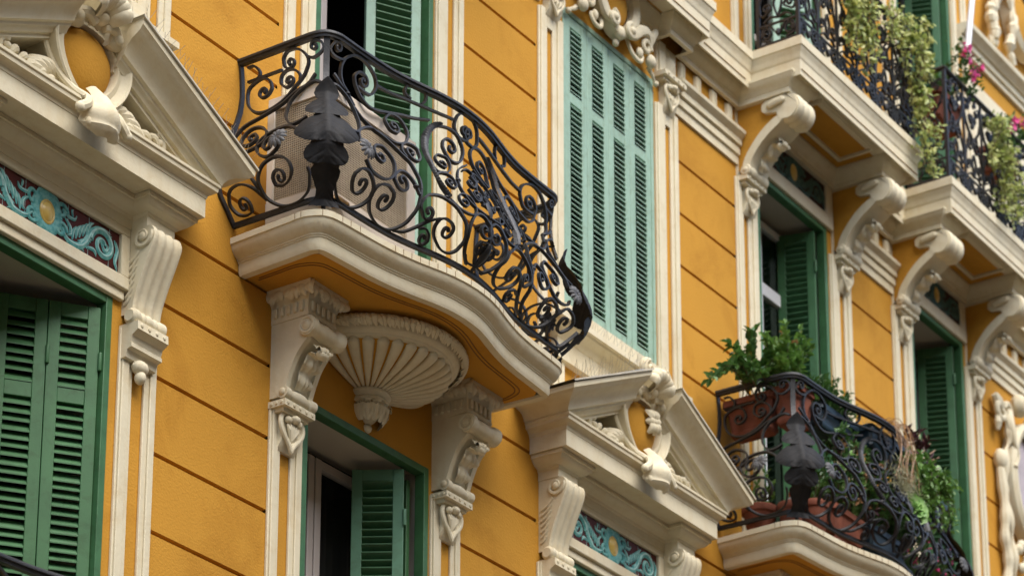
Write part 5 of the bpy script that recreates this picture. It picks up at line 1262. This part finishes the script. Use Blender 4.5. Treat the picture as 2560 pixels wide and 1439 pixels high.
# ---- ivy on the upper balconies
def ivy(label, seeds, n, root):
    t = newthing('hanging_ivy', root, label, 'ivy', 'variegated ivy on the upper balconies'); st, lv = MB(), MB()
    for (a, b, sw, w) in seeds:
        for k in range(w):
            p0 = V(a)+rv(r_, .05); p1 = V(b)+V((r_.uniform(-sw, sw), r_.uniform(-.05, .03), r_.uniform(-.16, .12)))
            q = cr([p0, p0.lerp(p1, .35)+V((r_.uniform(-.04, .04), -.09, .05)), p0.lerp(p1, .7)+rv(r_, .04), p1], 7); st.horn(q, .0028, 1, 4)
            for j in range(n):
                p = q[min(len(q)-1, int(len(q)*r_.random()))]+rv(r_, .035); lf(lv, p, rv(r_)+V((0, -.5, -.5)), V((0, -1, .4))+rv(r_, .5), r_.choice((.7, 1, 1.3))*r_.uniform(.028, .056), r_.uniform(.020, .044), .15)
    sub('stem', st, 'stem', t); sub('foliage', lv, 'ivy', t, sm=False)
ivy('full clump of variegated ivy on the middle of the left upper railing', [(P(17.52, .55, 14.06), P(17.45, .64, 13.62), .16, 12), (P(17.62, .58, 13.9), P(17.58, .64, 13.45), .12, 9), (P(17.38, .58, 13.8), P(17.40, .62, 13.42), .08, 4)], 46, (17.5, -.55, 14.0))
ivy('long trailing ivy falling past the slab at the right end of the left upper railing', [(P(18.30, .50, 14.12), P(18.34, .63, 13.78), .12, 6), (P(18.42, .58, 14.10), P(18.66, .64, 13.90), .08, 4), (P(18.46, .58, 14.0), P(18.44, .64, 13.35), .10, 10), (P(18.46, .6, 13.6), P(18.46, .66, 13.02), .07, 6), (P(18.56, .6, 13.28), P(18.62, .66, 12.96), .05, 3), (P(18.1, .5, 14.1), P(18.12, .6, 13.95), .1, 3)], 40, (18.45, -.55, 14.0))
ivy('dense ivy curtain on the far right upper railing', [(P(19.95, .56, 14.0), P(19.95, .64, 13.6), .16, 11), (P(20.02, .58, 13.8), P(20.04, .64, 13.3), .13, 11), (P(20.25, .58, 13.6), P(20.3, .63, 13.2), .15, 4)], 44, (19.95, -.55, 14.0))
def upperpot(x0, x1, d0, d1, z, label, flowers, seed):
    r = random.Random(seed); t = newthing('flowering_plant', ((x0+x1)/2, -(d0+d1)/2, z), label, 'potted plant', 'pink flowering plants on the far right balcony')
    m = MB(); troughshape(m, x0, x1, d0, d1, z, z+.24); sub('pot', m, 'terra', t)
    st, lv, fl = MB(), MB(), MB()
    for k in range(16):
        e_ = P(x0+(x1-x0)*r.random()+r.uniform(-.05, .14), d0+.1+r.uniform(0, .2), z+.24+r.uniform(.08, .34)); shrubby(r, st, lv, P((x0+x1)/2, (d0+d1)/2, z+.21), e_, rv(r, .05), 9, .07, .032, .003)
    for p in flowers:
        q_ = V(P(*p)); st.horn(cr([P((x0+x1)/2, (d0+d1)/2, z+.2), q_.lerp(V(P((x0+x1)/2, d0, z+.3)), .4)+V((0, 0, .05)), q_+V((0, .02, -.01))], 5), .003, 1, 4)
        for k in range(26): lf(lv, q_+V((r.gauss(0, .06), .02+r.uniform(-.03, .05), r.gauss(-.05, .06))), rv(r)+V((0, -.4, .2)), (0, 0, 1), r.uniform(.035, .065), .028)
        for k in range(7):
            a = 2*pi*k/6+r.random(); q = V(P(*p))+rv(r, .02); dd = V((cos(a), -.55, sin(a))); lf(fl, q, dd, (0, -1, 0), .05, .04, .1)
        for k in range(5): lf(fl, V(P(*p))+rv(r, .03), rv(r)+V((0, -.6, 0)), (0, 0, 1), .036, .026)
    sub('stem', st, 'stem', t); sub('foliage', lv, 'leaf', t, sm=False); sub('flowers', fl, 'pink', t, sm=False)
upperpot(19.20, 19.62, .24, .48, 13.74, 'terracotta pot of bright pink flowers at the left corner of the far railing', [(19.40, .60, 14.33), (19.50, .60, 14.32), (19.72, .60, 14.36), (19.56, .6, 14.20), (19.44, .62, 14.40), (19.66, .58, 14.30)], 3)
upperpot(20.25, 20.62, .30, .50, 13.74, 'pot of pink flowers cut off by the right picture edge', [(20.36, .60, 14.20), (20.50, .60, 14.24), (20.30, .6, 14.10), (20.62, .6, 14.28)], 8)
m = MB(); m.horn([P(19.72, .5, 14.53), P(19.73, .5, 14.55), P(19.73, .5, 14.56), P(20.32, .5, 16.9)], [.018, .018, .026, .026], 1, 14)
for z in (16.6,): m.box(20.235, 20.265, 0, .5, 16.6, 16.63)
tag(obj('white_pole', m, 'pole', origin=(20.1, -.5, 16)), 'slender white pole hanging at the top right above the pink flowers', 'pole')
# ---- bird spikes
def spikes(label, a, b, n, root):
    m = MB(); a, b = V(a), V(b); r = random.Random(n)
    for k in range(n):
        p = a.lerp(b, (k+.5)/n); 
        for s in (-1, 1): m.horn([p, p+V((.045*s+r.uniform(-.02, .02), -.035+r.uniform(-.02, .02), .10+r.uniform(-.015, .015)))], .0011, 1, 3)
    m.bar([a, b], [(0, 0, 1)]*2, .003, .02)
    tag(obj('bird_spikes', m, 'steel', origin=root), label, 'bird spikes', 'rows of wire bird spikes')
zt = 9.36; s_ = .482
spikes('wire bird spikes on the right slope of the upper left pediment', P(9.695+1.08, .40, zt+.004+.02*s_), P(9.695+.22, .40, zt+.004+.88*s_), 22, (10.3, -.4, 9.6))
spikes('wire bird spikes on the left slope of the lower right pediment', P(14.97-1.08, .40, zt+.004+.02*s_), P(14.97-.22, .40, zt+.004+.88*s_), 22, (14.4, -.4, 9.6))
spikes('wire bird spikes on the sill under the closed pale shutter', P(14.35, .06, 10.09), P(15.6, .06, 10.09), 26, (15, -.06, 10.09))
